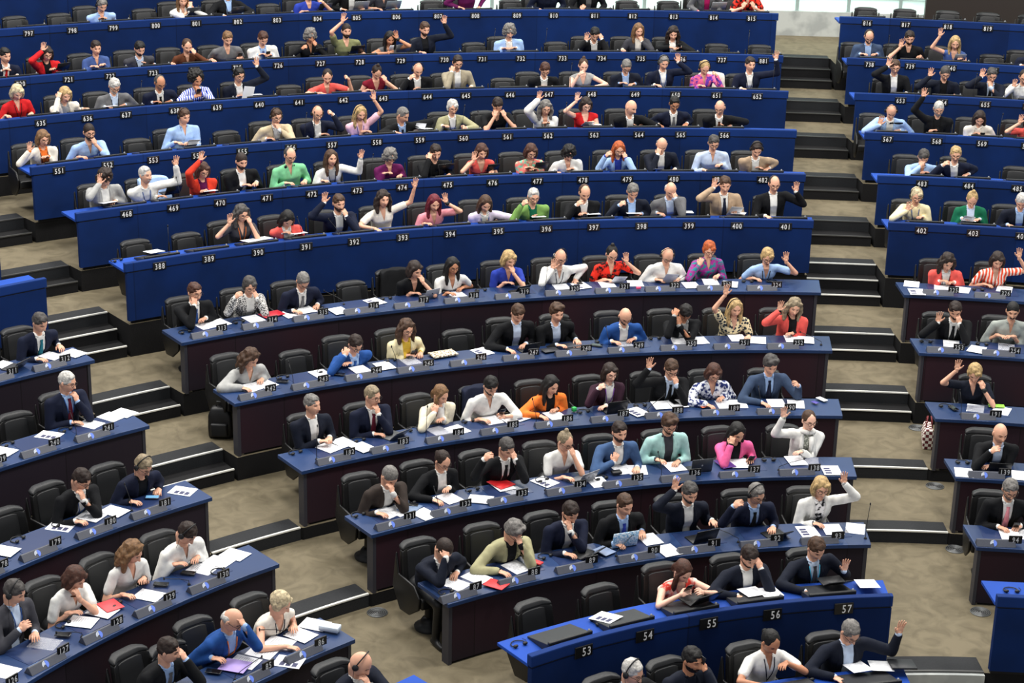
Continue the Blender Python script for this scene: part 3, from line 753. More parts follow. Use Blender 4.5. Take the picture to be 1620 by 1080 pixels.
# head-space accessories (shared meshes)
hv, hf, hmi = HEAD
hv_n = hv / np.linalg.norm(hv, axis=1)[:, None]
def patch(test, off, nm, nz=.0):
    keep = [f for f in hf if test(np.mean([hv[i] for i in f], 0))]
    ids = sorted({i for f in keep for i in f}); mp_ = {a: b for b, a in enumerate(ids)}; n = len(ids)
    V0 = np.array([hv[i] for i in ids]); V1 = V0 + np.array([hv_n[i] for i in ids]) * off
    if nz: V1 = fnoise(V1, nz, 60)
    F = [tuple(mp_[i] for i in f) for f in keep]
    cnt = {}
    for f in F:
        for a, b in zip(f, f[1:] + f[:1]): cnt[(a, b)] = 1
    rim = [(b, a, n + a, n + b)[::-1] for (a, b) in cnt if (b, a) not in cnt]
    return mk(nm, (np.concatenate([V1, V0 + np.array([hv_n[i] for i in ids]) * -.002]), F + [tuple(reversed([n + i for i in f])) for f in F] + [tuple(r) for r in rim]), True)
def beard_t(c): return c[2] < -.038 and c[1] > -.005 and not (abs(c[0]) < .022 and -.072 < c[2] < -.057) and not (c[2] > -.052 and abs(c[0]) < .045 and c[1] > .05 and not (abs(c[0]) < .026 and c[2] < -.044)) and abs(c[0]) < .075 and (c[2] > -.114)
ME_BEARD = patch(beard_t, .005, 'beard', .002)
ME_MOUST = patch(lambda c: c[1] > .05 and abs(c[0]) < .028 and -.058 < c[2] < -.044, .006, 'moustache', .002)
def ringm(c, r, t, n=14): return tube_mesh([(c[0] + r * 1.1 * math.cos(a), c[1] - .10 * abs(r * math.cos(a)), c[2] + r * .85 * math.sin(a)) for a in [2 * math.pi * k / n for k in range(n + 1)]], t, 5)
ME_GLASS = mk('spectacles', join([ringm((s * .033, .099, .004), .023, .0026) for s in (-1, 1)] + [tube_mesh([(-.010, .103, .008), (.010, .103, .008)], .0024, 5)] + [tube_mesh([(s * .058, .094, .008), (s * .079, .05, .008), (s * .081, -.015, .004)], .0024, 5) for s in (-1, 1)]))
band = [(.094 * math.sin(a), -.012 + .0 * a, .018 + .118 * math.cos(a)) for a in np.linspace(-1.62, 1.62, 17)]
ME_SETW = mk('headset', join([tube_mesh(band, .006, 6)] + [E_((s * .091, -.006, -.004), (.016, .030, .034), None, 12, 8) for s in (-1, 1)] + [tube_mesh([(.09, -.004, -.03), (.085, .03, -.10), (.05, .06, -.22), (.02, .11, -.34)], .0022, 4)]))
ME_NECKSET = mk('headset', join([tube_mesh([(.075 * math.sin(a), -.02 - .070 * math.cos(a), -.16) for a in np.linspace(-2.2, 2.2, 15)], .007, 6)] + [E_((s * .06, .035, -.165), (.024, .020, .030), None, 10, 8) for s in (-1, 1)]))
def trousers():
    ps = [K_((-.09, -.02, .52), (.09, -.02, .52), .13, .13, 12)]
    for s in (-1, 1): ps += [K_((s * .09, 0, .50), (s * .13, .42, .50), .085, .062), K_((s * .13, .42, .50), (s * .13, .36, .10), .058, .045), K_((s * .13, .32, .05), (s * .14, .50, .04), .042, .032)]
    return join(ps)
queue('trousers', mk('trousers', trousers()), .02, 2)
ME_TR = flush()['trousers']; ME_TR.name = 'trousers'; ME_TR.materials.clear(); ME_TR.materials.append(M_BLACK)
ME_TR.polygons.foreach_set('use_smooth', [True] * len(ME_TR.polygons))

# ------------------------------------------------------------------ people: posing from seat, head and hand positions
def nrm(v): return v / (np.linalg.norm(v) + 1e-9)
def two_bone(S, W, l1, l2, hints, zmin):
    d = np.linalg.norm(W - S)
    if d > (l1 + l2) * .995: W = S + (W - S) * (l1 + l2) * .995 / d; d = (l1 + l2) * .995
    if d < .12: W = S + nrm(W - S) * .12; d = .12
    a = (l1 * l1 - l2 * l2 + d * d) / (2 * d); h = math.sqrt(max(0, l1 * l1 - a * a)); dirn = nrm(W - S); best = None
    h0, h1 = np.array(hints[0], float), np.array(hints[1], float)
    for q in range(11):
        hn = h0 * (1 - q / 10) + h1 * q / 10; pr = hn - dirn * (hn @ dirn); E = S + dirn * a + nrm(pr) * h
        if best is None: best = E
        if E[2] >= zmin or E[1] < .18: return E, W
    return best, W

PEOPLE = []
def person(line):
    """n | hx,hy | yaw pitch roll | hair:colour | sex skin | outfit | image-left hand | image-right hand | extras | label"""
    f = [q.strip() for q in line.split('|')]
    n = f[0]; i, blk, th = SEAT[n]
    hx, hy = map(float, f[1].split(',')); ypr = [float(v) for v in f[2].split()]; ypr += [0] * (3 - len(ypr))
    fz = FL[i]; dz = desk_z(i) - fz
    d_seat = .80
    # seat follows the head sideways
    hr = ray(hx, hy)
    def on_r(d):
        lo, hi = 8., 60.
        for _ in range(45):
            m = (lo + hi) / 2; X = CO + hr * m; r = math.hypot(X[0], X[1])
            if X[1] > -6 and r > rad(i, math.atan2(X[0], X[1]), blk) + d and X[1] > -3: hi = m
            elif m > 12: lo = m
            else: lo = m
        return CO + hr * lo
    H0 = on_r(.62); thh = math.atan2(H0[0], H0[1])
    ths = thh + max(-.14 / RR[i], min(.14 / RR[i], (th - thh) * .5))
    M = Matrix.Translation((0, 0, fz)) @ frame(i, blk, ths, d_seat); Mi = np.array(M.inverted()); A = Mi[:3, :3]; t = Mi[:3, 3]
    loc = lambda X: A @ X + t
    sc = .94 if 'f' in f[4].split()[0] else 1.0
    Pv = np.array((0, 0, .50)); L = .70 * sc + (.02 if sc == 1 else 0)
    o_, d_ = loc(CO), A @ hr
    b = d_ @ (o_ - Pv); c = (o_ - Pv) @ (o_ - Pv) - L * L; aa = d_ @ d_; disc = b * b - aa * c
    H = o_ + d_ * ((-b - math.sqrt(disc)) / aa) if disc > 0 else o_ + d_ * (-b / aa)
    if H[1] > .42 or disc <= 0 or H[1] < .02:
        yy = .36 if disc <= 0 or H[1] > .42 else .05
        H = o_ + d_ * ((yy - o_[1]) / d_[1])
    def at_y(u, v, y):
        dd = A @ ray(u, v); return o_ + dd * ((y - o_[1]) / dd[1])
    yaw, pit, rol = [math.radians(v) for v in ypr]
    RH = Matrix.Rotation(yaw, 4, 'Z') @ Matrix.Rotation(-pit, 4, 'X') @ Matrix.Rotation(rol, 4, 'Y')
    MH = Matrix.Translation(Vector(H)) @ RH @ Matrix.Scale(1.0 * (1.0 if sc < 1 else 1.03), 4)
    sn = math.sin(max(0, pit))
    S = H + np.array((0, -.045 - .05 * sn, -.205 + .035 * sn)) * (1 if sc == 1 else .96)
    S[0] += -.02 * math.sin(yaw) * 0
    hipx = .55 * H[0]
    Pv = np.array((hipx, 0, .50))
    up = nrm(S - Pv); bk = nrm(np.cross(np.array((1., 0, 0)), up)); bk = -bk if bk[1] > 0 else bk     # backwards
    sw = .198 if sc == 1 else .172
    tw = .0
    lat = nrm(np.array((1, 0, 0)) - up * up[0])
    fwd = -nrm(np.cross(lat, up)); fwd = fwd if fwd[1] > 0 else -fwd
    Mid = (Pv + S) / 2 - fwd * .045
    hands = []
    for side, spec in ((1, f[6]), (-1, f[7])):
        k = spec[0]; sh = S + lat * side * sw - up * .035
        if len(spec) > 1: u, v = map(float, spec[1:].split(','))
        if k == '-':
            tg = np.array((H[0] * .7 + side * .15, .46, dz + .03)); k = 'T'
        elif k == 'T':
            dd = A @ ray(u, v); tg = o_ + dd * ((dz + .028 - o_[2]) / dd[2])
            if tg[1] > .86: tg = at_y(u, v, .84)
            if tg[1] < .30: tg = at_y(u, v, .34)
        elif k == 'F': tg = at_y(u, v, H[1] + .085)
        elif k == 'U': tg = at_y(u, v, S[1] + .16)
        else: tg = at_y(u, v, S[1] + .30)
        if k == 'U': sh = sh + up * .035 - lat * side * .01
        hands.append([side, k, sh, tg])
    long_ = not any(q in f[5].split(':')[0] for q in ('tee', 'less'))
    arms = []
    for side, k, sh, tg in hands:
        l1, l2 = .295 * sc, .255 * sc
        v0 = nrm(tg - sh)
        if k == 'T': hd = nrm(np.array((v0[0] * .8 - side * .25, max(.35, v0[1]), 0))); W = tg - hd * .075 + np.array((0, 0, .012))
        elif k == 'U': hd = nrm(np.array((v0[0] * .25, .02, 1.))); W = tg - hd * .08
        elif k == 'F':
            hd = nrm(nrm(H - tg) * .55 + np.array((0, -.1, .85))); W = tg - hd * .07
        else: hd = nrm(np.array((-side * .45, .45, .45))); W = tg - hd * .07
        reach = (l1 + l2)
        dist = np.linalg.norm(W - sh)
        if dist > reach: s_ = min(1.18, dist / reach); l1 *= s_; l2 *= s_
        if k == 'U': hints = [(side * .7, -.05, -.7), (side, .0, -.2)]
        elif k == 'F': hints = [(side * .35, .3, -.9), (side * 1., .2, -.2)]
        else: hints = [(side * .4, -.25, -.9), (side * .8, -.7, .15)]
        E, W2 = two_bone(sh, W, l1, l2, hints, dz + .03)
        arms.append((side, k, sh, E, W2, hd))
    PEOPLE.append(dict(n=n, i=i, f=f, M=M, H=H, MH=MH, S=S, P=Pv, Mid=Mid, up=up, lat=lat, fwd=fwd, arms=arms, sw=sw, sc=sc, long=long_, pit=pit))

def ringe(c, lat, fw, w, d, n=18, back=1.):
    a = np.arange(n) * 2 * math.pi / n; s = np.sign(np.cos(a)) * abs(np.cos(a)) ** .8; q = np.sin(a) * np.where(np.sin(a) > 0, 1, back)
    return c + np.outer(s * w, lat) + np.outer(q * d, fw)
def torso(p, g, neck=True):
    """closed torso and shoulder sources grown by g"""
    S, Pv, Mid, lat, up, fw, sw, sc = (p[k] for k in ('S', 'P', 'Mid', 'lat', 'up', 'fwd', 'sw', 'sc'))
    X = np.array((1., 0, 0)); Y = np.array((0, 1., 0)); fem = sc < 1
    rings = [ringe(Pv - np.array((0, 0, .06)), X, Y, .15 * sc + g, .105 + g), ringe(Pv + (Mid - Pv) * .35, X, nrm(Y + fw), (.162 if not fem else .138) + g, .125 * sc + g),
             ringe(Mid, lat, fw, (.172 if not fem else .142) + g, .122 * sc + g), ringe(Mid + (S - Mid) * .55 + fw * .008, lat, fw, (.188 if not fem else .160) + g, (.126 if not fem else .126) * sc + g),
             ringe(Mid + (S - Mid) * .86, lat, fw, sw * .93 + g, .098 * sc + g), ringe(S + up * .012, lat, fw, sw * .62 + g, .066 + g), ringe(S + up * .045, lat, fw, .062 + g * .6, .055 + g * .6)]
    ps = [loft(rings)]
    for side, k, sh, E, W, hd in p['arms']:
        ps.append(K_(S + lat * side * .07 - up * .005, sh, .052 + g, .050 * sc + g))
        ps.append(K_(S + lat * side * .05 + up * .03, S + lat * side * .13 + up * .0, .030 + g, .036 + g))
    return ps
def build_sources(p):
    sc = p['sc']; S, H = p['S'], p['H']; fw, up = p['fwd'], p['up']
    RH = np.array(p['MH'].to_3x3())
    nk = H + RH @ np.array((0, -.030, -.070))
    ps = torso(p, -.010 if p['long'] else -.006)
    ps.append(K_(S + up * .0 + fw * .0, nk, .056 * sc, .050 * sc, 14))
    thin = 0 if not p['long'] else -.010
    for side, k, sh, E, W, hd in p['arms']:
        ps.append(K_(sh, E, .047 * sc + thin, .038 * sc + thin)); ps.append(K_(E, W, .038 * sc + thin, .0255 * sc))
    queue(('body', p['n']), mk('b', join(ps)), .0125, 2)
    o = p['f'][5].split(':'); kind = o[0]; g = .010 if kind in ('suit', 'jkt') else .006
    ps = torso(p, g)
    for side, k, sh, E, W, hd in p['arms']:
        if kind in ('suit', 'jkt'): a, b, c, fr2 = .066, .056, .043, .92
        elif kind in ('shirt', 'loose'): a, b, c, fr2 = .060, .053, .040, .92
        elif kind == 'roll': a, b, c, fr2 = .060, .053, .050, .35
        elif kind == 'tee': a, b, c, fr2 = .060, .060, 0, 0
        elif kind == 'less': a, b, c, fr2 = 0, 0, 0, 0
        if kind == 'loose': a, b, c = .070, .070, .054
        if kind == 'less': continue
        if kind == 'tee': ps.append(K_(sh, sh + (E - sh) * .62, a * sc, b * sc))
        else:
            ps.append(K_(sh, E, a * sc, b * sc)); ps.append(K_(E, E + (W - E) * fr2, b * sc, c * sc))
    queue(('cloth', p['n']), mk('c', join(ps)), .0150, 2)

def finish(p, RES):
    f = p['f']; n = p['n']; sc = p['sc']; S, up, fw, lat, H = p['S'], p['up'], p['fwd'], p['lat'], p['H']
    sk = f[4].split()[1] if len(f[4].split()) > 1 else 'a'
    hst, hcol = f[3].split(':')
    bm_ = RES[('body', n)]; bv = arr(bm_); bf = np.zeros(len(bm_.polygons) * 4, int); bm_.polygons.foreach_get('vertices', bf); bf = bf.reshape(-1, 4)
    parts_v = [bv]; parts_f = [bf]; mis = [np.zeros(len(bf), int)]; off = len(bv)
    Hm = np.array(p['MH'])
    v = hv @ Hm[:3, :3].T + Hm[:3, 3]
    quads = np.array([q for q in hf if len(q) == 4]); tri = [q for q in hf if len(q) == 3]
    qm = np.array([m for q, m in zip(hf, hmi) if len(q) == 4])
    parts_v.append(v); parts_f.append(quads + off); mis.append(qm); tris = [tuple(i + off for i in q) for q in tri]; off += len(v)
    for side, k, sh, E, W, hd in p['arms']:
        hk = {'T': 'relax', 'U': 'open', 'F': 'curl', 'G': 'curl'}[k]
        if 'fist' in f[8] and k in 'GF': hk = 'fist'
        hvv, hff = HANDS[hk]
        Yd = nrm(hd * .75 + nrm(W - E) * .35) if k != 'U' else nrm(hd + nrm(W - E) * .25)
        if k == 'T': zz = np.array((0, -.1, 1.))
        elif k == 'U': zz = np.array((.0, -1., .1))
        elif k == 'F': zz = np.array((side * .35, .9, .1))
        else: zz = np.array((side * .5, .5, .6))
        Zd = nrm(zz - Yd * (zz @ Yd)); Xd = np.cross(Yd, Zd)
        B = np.stack([Xd, Yd, Zd], 1); q = hvv.copy()
        ff = hff
        if side < 0: q = q * np.array((-1, 1, 1)); ff = hff[:, ::-1]
        q = (q * .98 * sc) @ B.T + W
        parts_v.append(q); parts_f.append(ff + off); mis.append(np.zeros(len(ff), int)); off += len(q)
    V = np.concatenate(parts_v); Q = np.concatenate(parts_f); mi = np.concatenate(mis)
    me = bpy.data.meshes.new('person'); me.vertices.add(len(V)); me.vertices.foreach_set('co', V.astype(np.float32).ravel())
    nq = len(Q); nt_ = len(tris); me.loops.add(nq * 4 + nt_ * 3); me.polygons.add(nq + nt_)
    li = np.concatenate([Q.ravel(), np.array([i for t_ in tris for i in t_], int)]) if nt_ else Q.ravel()
    me.loops.foreach_set('vertex_index', li.astype(np.int32))
    ls = np.concatenate([np.arange(nq) * 4, nq * 4 + np.arange(nt_) * 3]); me.polygons.foreach_set('loop_start', ls.astype(np.int32))
    me.polygons.foreach_set('material_index', np.concatenate([mi, np.zeros(nt_, int)]).astype(np.int32))
    me.polygons.foreach_set('use_smooth', [True] * (nq + nt_)); me.update(calc_edges=True); me.validate()
    brow = hcol if hcol not in ('wh',) else 'gr'
    for m_ in (skinm(sk), M_LIP if sk != 'd' else M_LIPD, hairm(brow), M_EYE): me.materials.append(m_)
    desc = f[9]
    lab = desc if (not n.isdigit() or n in ('52', '51', '719', '742', '83')) else desc + (' at desk %s' % n)
    root = obj('person', me, mw=p['M'], label=lab, category='person')
    bpy.data.meshes.remove(bm_)
    if hst != 'bald': obj('hair', HAIRM[hst], root, hairm(hcol), mw=p['MH'])
    ex = f[8].split()
    if 'g' in ex: obj('spectacles', ME_GLASS, root, M_GLASSF, mw=p['MH'])
    if 'h' in ex: obj('headset', ME_SETW, root, M_BLACK, mw=p['MH'])
    if 'hn' in ex: obj('headset', ME_NECKSET, root, M_BLACK, mw=p['MH'])
    if 'b' in ex: obj('beard', ME_BEARD, root, hairm(hcol), mw=p['MH'])
    if 'm' in ex: obj('moustache', ME_MOUST, root, hairm(hcol), mw=p['MH'])
    o = f[5].split(':'); kind = o[0]
    cm = RES[('cloth', n)]; names = {'suit': 'jacket', 'jkt': 'jacket', 'shirt': 'shirt', 'loose': 'blouse', 'roll': 'shirt', 'tee': 't_shirt', 'less': 'sleeveless_top'}
    v = arr(cm); v = fnoise(v, .0045, 13, float(hash_(n))); cm.vertices.foreach_set('co', v.astype(np.float32).ravel()); cm.update()
    def surf(bvh, w, dn, o_=.004):
        """point on the chest, w sideways, dn down from the collar"""
        c = S - up * dn + lat * w; h = bvh.ray_cast(Vector(c + fw * .4), Vector(-fw))
        return np.array(h[0]) + fw * o_ if h[0] is not None and (np.array(h[0]) - S) @ fw < .18 else c + fw * .125
    bvh = BVHTree.FromPolygons([tuple(q) for q in v], [tuple(q.vertices) for q in cm.polygons])
    # cut the opening at the front (two planes running down from the collar)
    bmm = bmesh.new(); bmm.from_mesh(cm)
    if kind in ('suit', 'jkt'): wt, wb, dl = .060, (.028 if len(o) > 3 and o[3] != '-' else .045), .42
    elif kind in ('less',): wt, wb, dl = .060, .0, .12
    elif kind in ('shirt', 'roll'): wt, wb, dl = .034, .0, .085
    elif kind == 'tee' and sc == 1: wt, wb, dl = .048, .02, .03
    else: wt, wb, dl = .042, .0, .10
    if 'open' in ex: wt, wb = .07, .07
    for s in (-1, 1):
        a = S + up * .06 + lat * s * wt * 1.05; b = S - up * dl + lat * s * wb
        nn = nrm(np.cross(fw, b - a))
        bmesh.ops.bisect_plane(bmm, geom=bmm.verts[:] + bmm.edges[:] + bmm.faces[:], plane_co=Vector(a), plane_no=Vector(nn), dist=1e-5)
    mid = np.array(p['Mid'])
    inner = []
    for fc in bmm.faces:
        c = np.array(fc.calc_center_median()) - S
        dn = -(c @ up); w = c @ lat; fd = c @ fw
        lim = wt + (wb - wt) * (dn + .06) / (dl + .06)
        if kind in ('suit', 'jkt'): lim = max(lim, wb)
        if fd > (-.01 if dn > .0 else -.03) and abs(w) < lim - 1e-4 and dn > -.075 and fd < .175 and (kind in ('suit', 'jkt') or dn < dl): inner.append(fc)
    if kind in ('suit', 'jkt'):
        b2 = bmm.copy(); b2.faces.ensure_lookup_table(); ids = {fc.index for fc in inner}
        bmm.faces.index_update()
        ids = {fc.index for fc in inner}
        bmesh.ops.delete(b2, geom=[fc for fc in b2.faces if fc.index not in ids], context='FACES')
        for vv in b2.verts: vv.co = vv.co - Vector(fw) * .004
        sm = bpy.data.meshes.new('shirt'); b2.to_mesh(sm); b2.free()
        extra = [tube_mesh([S + up * .055 + lat * .062 * math.sin(a) * sc + fw * (.058 * -math.cos(a) + .004) for a in np.linspace(-2.6, 2.6, 13)], .008, 6)]
        for side, k, sh, E, W, hd in p['arms']: extra.append(K_(E + (W - E) * .90, W + nrm(W - E) * .004, .034 * sc, .032 * sc, 12, 3))
        ev, ef = join(extra); base = len(sm.vertices)
        sv = np.concatenate([arr(sm), ev]); sf = [tuple(q.vertices) for q in sm.polygons] + [tuple(i + base for i in q) for q in ef]
        bpy.data.meshes.remove(sm)
        obj('shirt' if kind == 'suit' else 'top', mk('shirt', (sv, sf), True, (cloth(o[2]),)), root)
        if len(o) > 3 and o[3] != '-':
            Vt = []; Ft = []
            for k2, (dn, hw) in enumerate(((-.02, .020), (.02, .014), (.03, .018), (.16, .030), (.34, .036))):
                for s in (-1, 1):
                    q = surf(bvh, s * hw, dn, .014 if dn > -.01 else .018); Vt.append(q)
            base_ = len(Vt)
            Vt += [q - fw * .006 for q in Vt[:base_]]
            for k2 in range(4):
                a = 2 * k2; Ft += [(a, a + 1, a + 3, a + 2), (base_ + a + 1, base_ + a, base_ + a + 2, base_ + a + 3), (a, a + 2, base_ + a + 2, base_ + a), (a + 1, base_ + a + 1, base_ + a + 3, a + 3)]
            obj('necktie', mk('necktie', (np.array(Vt), Ft), True, (cloth(o[3]),)), root)
    if kind in ('suit', 'jkt'):
        LV = []; LF = []
        for s in (-1, 1):
            b0 = len(LV)
            for dn, wo in ((-.035, .010), (.03, .040), (.12, .052), (.20, .046), (.31, .006)):
                li = max(wt + (wb - wt) * (dn + .06) / (dl + .06), .02)
                a1 = surf(bvh, s * (li - .003), dn, .007); a2 = surf(bvh, s * (li + wo), dn, .006)
                LV += [a1, a2, a1 - fw * .006, a2 - fw * .006]
            for k2 in range(4):
                q = b0 + 4 * k2
                for x0, x1 in ((0, 1), (1, 3), (3, 2), (2, 0)): LF.append((q + x0, q + x1, q + 4 + x1, q + 4 + x0))
        obj('lapels', mk('lapels', (np.array(LV), LF), True, (cloth(o[1]),)), root)
    if inner: bmesh.ops.delete(bmm, geom=inner, context='FACES')
    # open neck hole
    top = [fc for fc in bmm.faces if -((np.array(fc.calc_center_median()) - S) @ up) < -.05 - (.0 if kind in ('suit', 'jkt') else .0) and abs((np.array(fc.calc_center_median()) - S) @ lat) < .045]
    if top: bmesh.ops.delete(bmm, geom=top, context='FACES')
    bmm.to_mesh(cm); bmm.free(); cm.name = names[kind]
    cm.materials.clear(); cm.materials.append(cloth(o[1])); cm.polygons.foreach_set('use_smooth', [True] * len(cm.polygons)); cm.polygons.foreach_set('material_index', [0] * len(cm.polygons))
    obj(names[kind], cm, root)
    if kind in ('shirt', 'roll') :
        ce = join([tube_mesh([S + up * .05 + lat * .060 * math.sin(a) * sc + fw * (.056 * -math.cos(a) + .006) for a in np.linspace(-2.4, 2.4, 13)], .010, 6)])
        obj('collar', mk('collar', ce, True, (cloth(o[1]),)), root)
    for q in ex:
        if q.startswith('l:'):
            pts = [surf(bvh, w, dn, .008) for w, dn in ((.055, -.02), (.045, .06), (.030, .14), (.004, .24))] + [surf(bvh, w, dn, .008) for w, dn in ((-.030, .14), (-.045, .06), (-.055, -.02))]
            obj('lanyard', mk('lanyard', join([tube_mesh(pts, .005, 5)]), True, (cloth(q[2:]),)), root)
        if q == 'scarf':
            obj('scarf', mk('scarf', join([tube_mesh([S + up * (.045 - .02 * math.cos(a)) + lat * .078 * math.sin(a) + fw * (.07 * -math.cos(a) + .0) for a in np.linspace(-3.14, 3.14, 17)], .028, 8), tube_mesh([surf(bvh, -.03, -.02, .02), surf(bvh, -.04, .08, .02), surf(bvh, -.045, .18, .02)], .028, 8)]), True, (cloth('w'),)), root)
        if q == 'beads':
            obj('necklace', mk('necklace', join([tube_mesh([S + up * (.03 - .05 * (1 - math.cos(a)) * .5) + lat * .060 * math.sin(a) + fw * (.075 * math.cos(a) + .01) for a in np.linspace(-2.2, 2.2, 13)], .008, 6)]), True, (cloth('br'),)), root)
        if q == 'watch' or q == 'watchl':
            side, k, sh, E, W, hd = p['arms'][1 if q == 'watch' else 0]
            obj('wristwatch', mk('wristwatch', K_(E + (W - E) * .90, E + (W - E) * .96, .0335, .0325, 12, 2), True, (M_BLACK,)), root)
    obj('trousers', ME_TR, root, mw=Matrix.Translation((p['P'][0], 0, 0)))
def hash_(s): return sum(ord(c) * (k + 3) for k, c in enumerate(s)) % 97
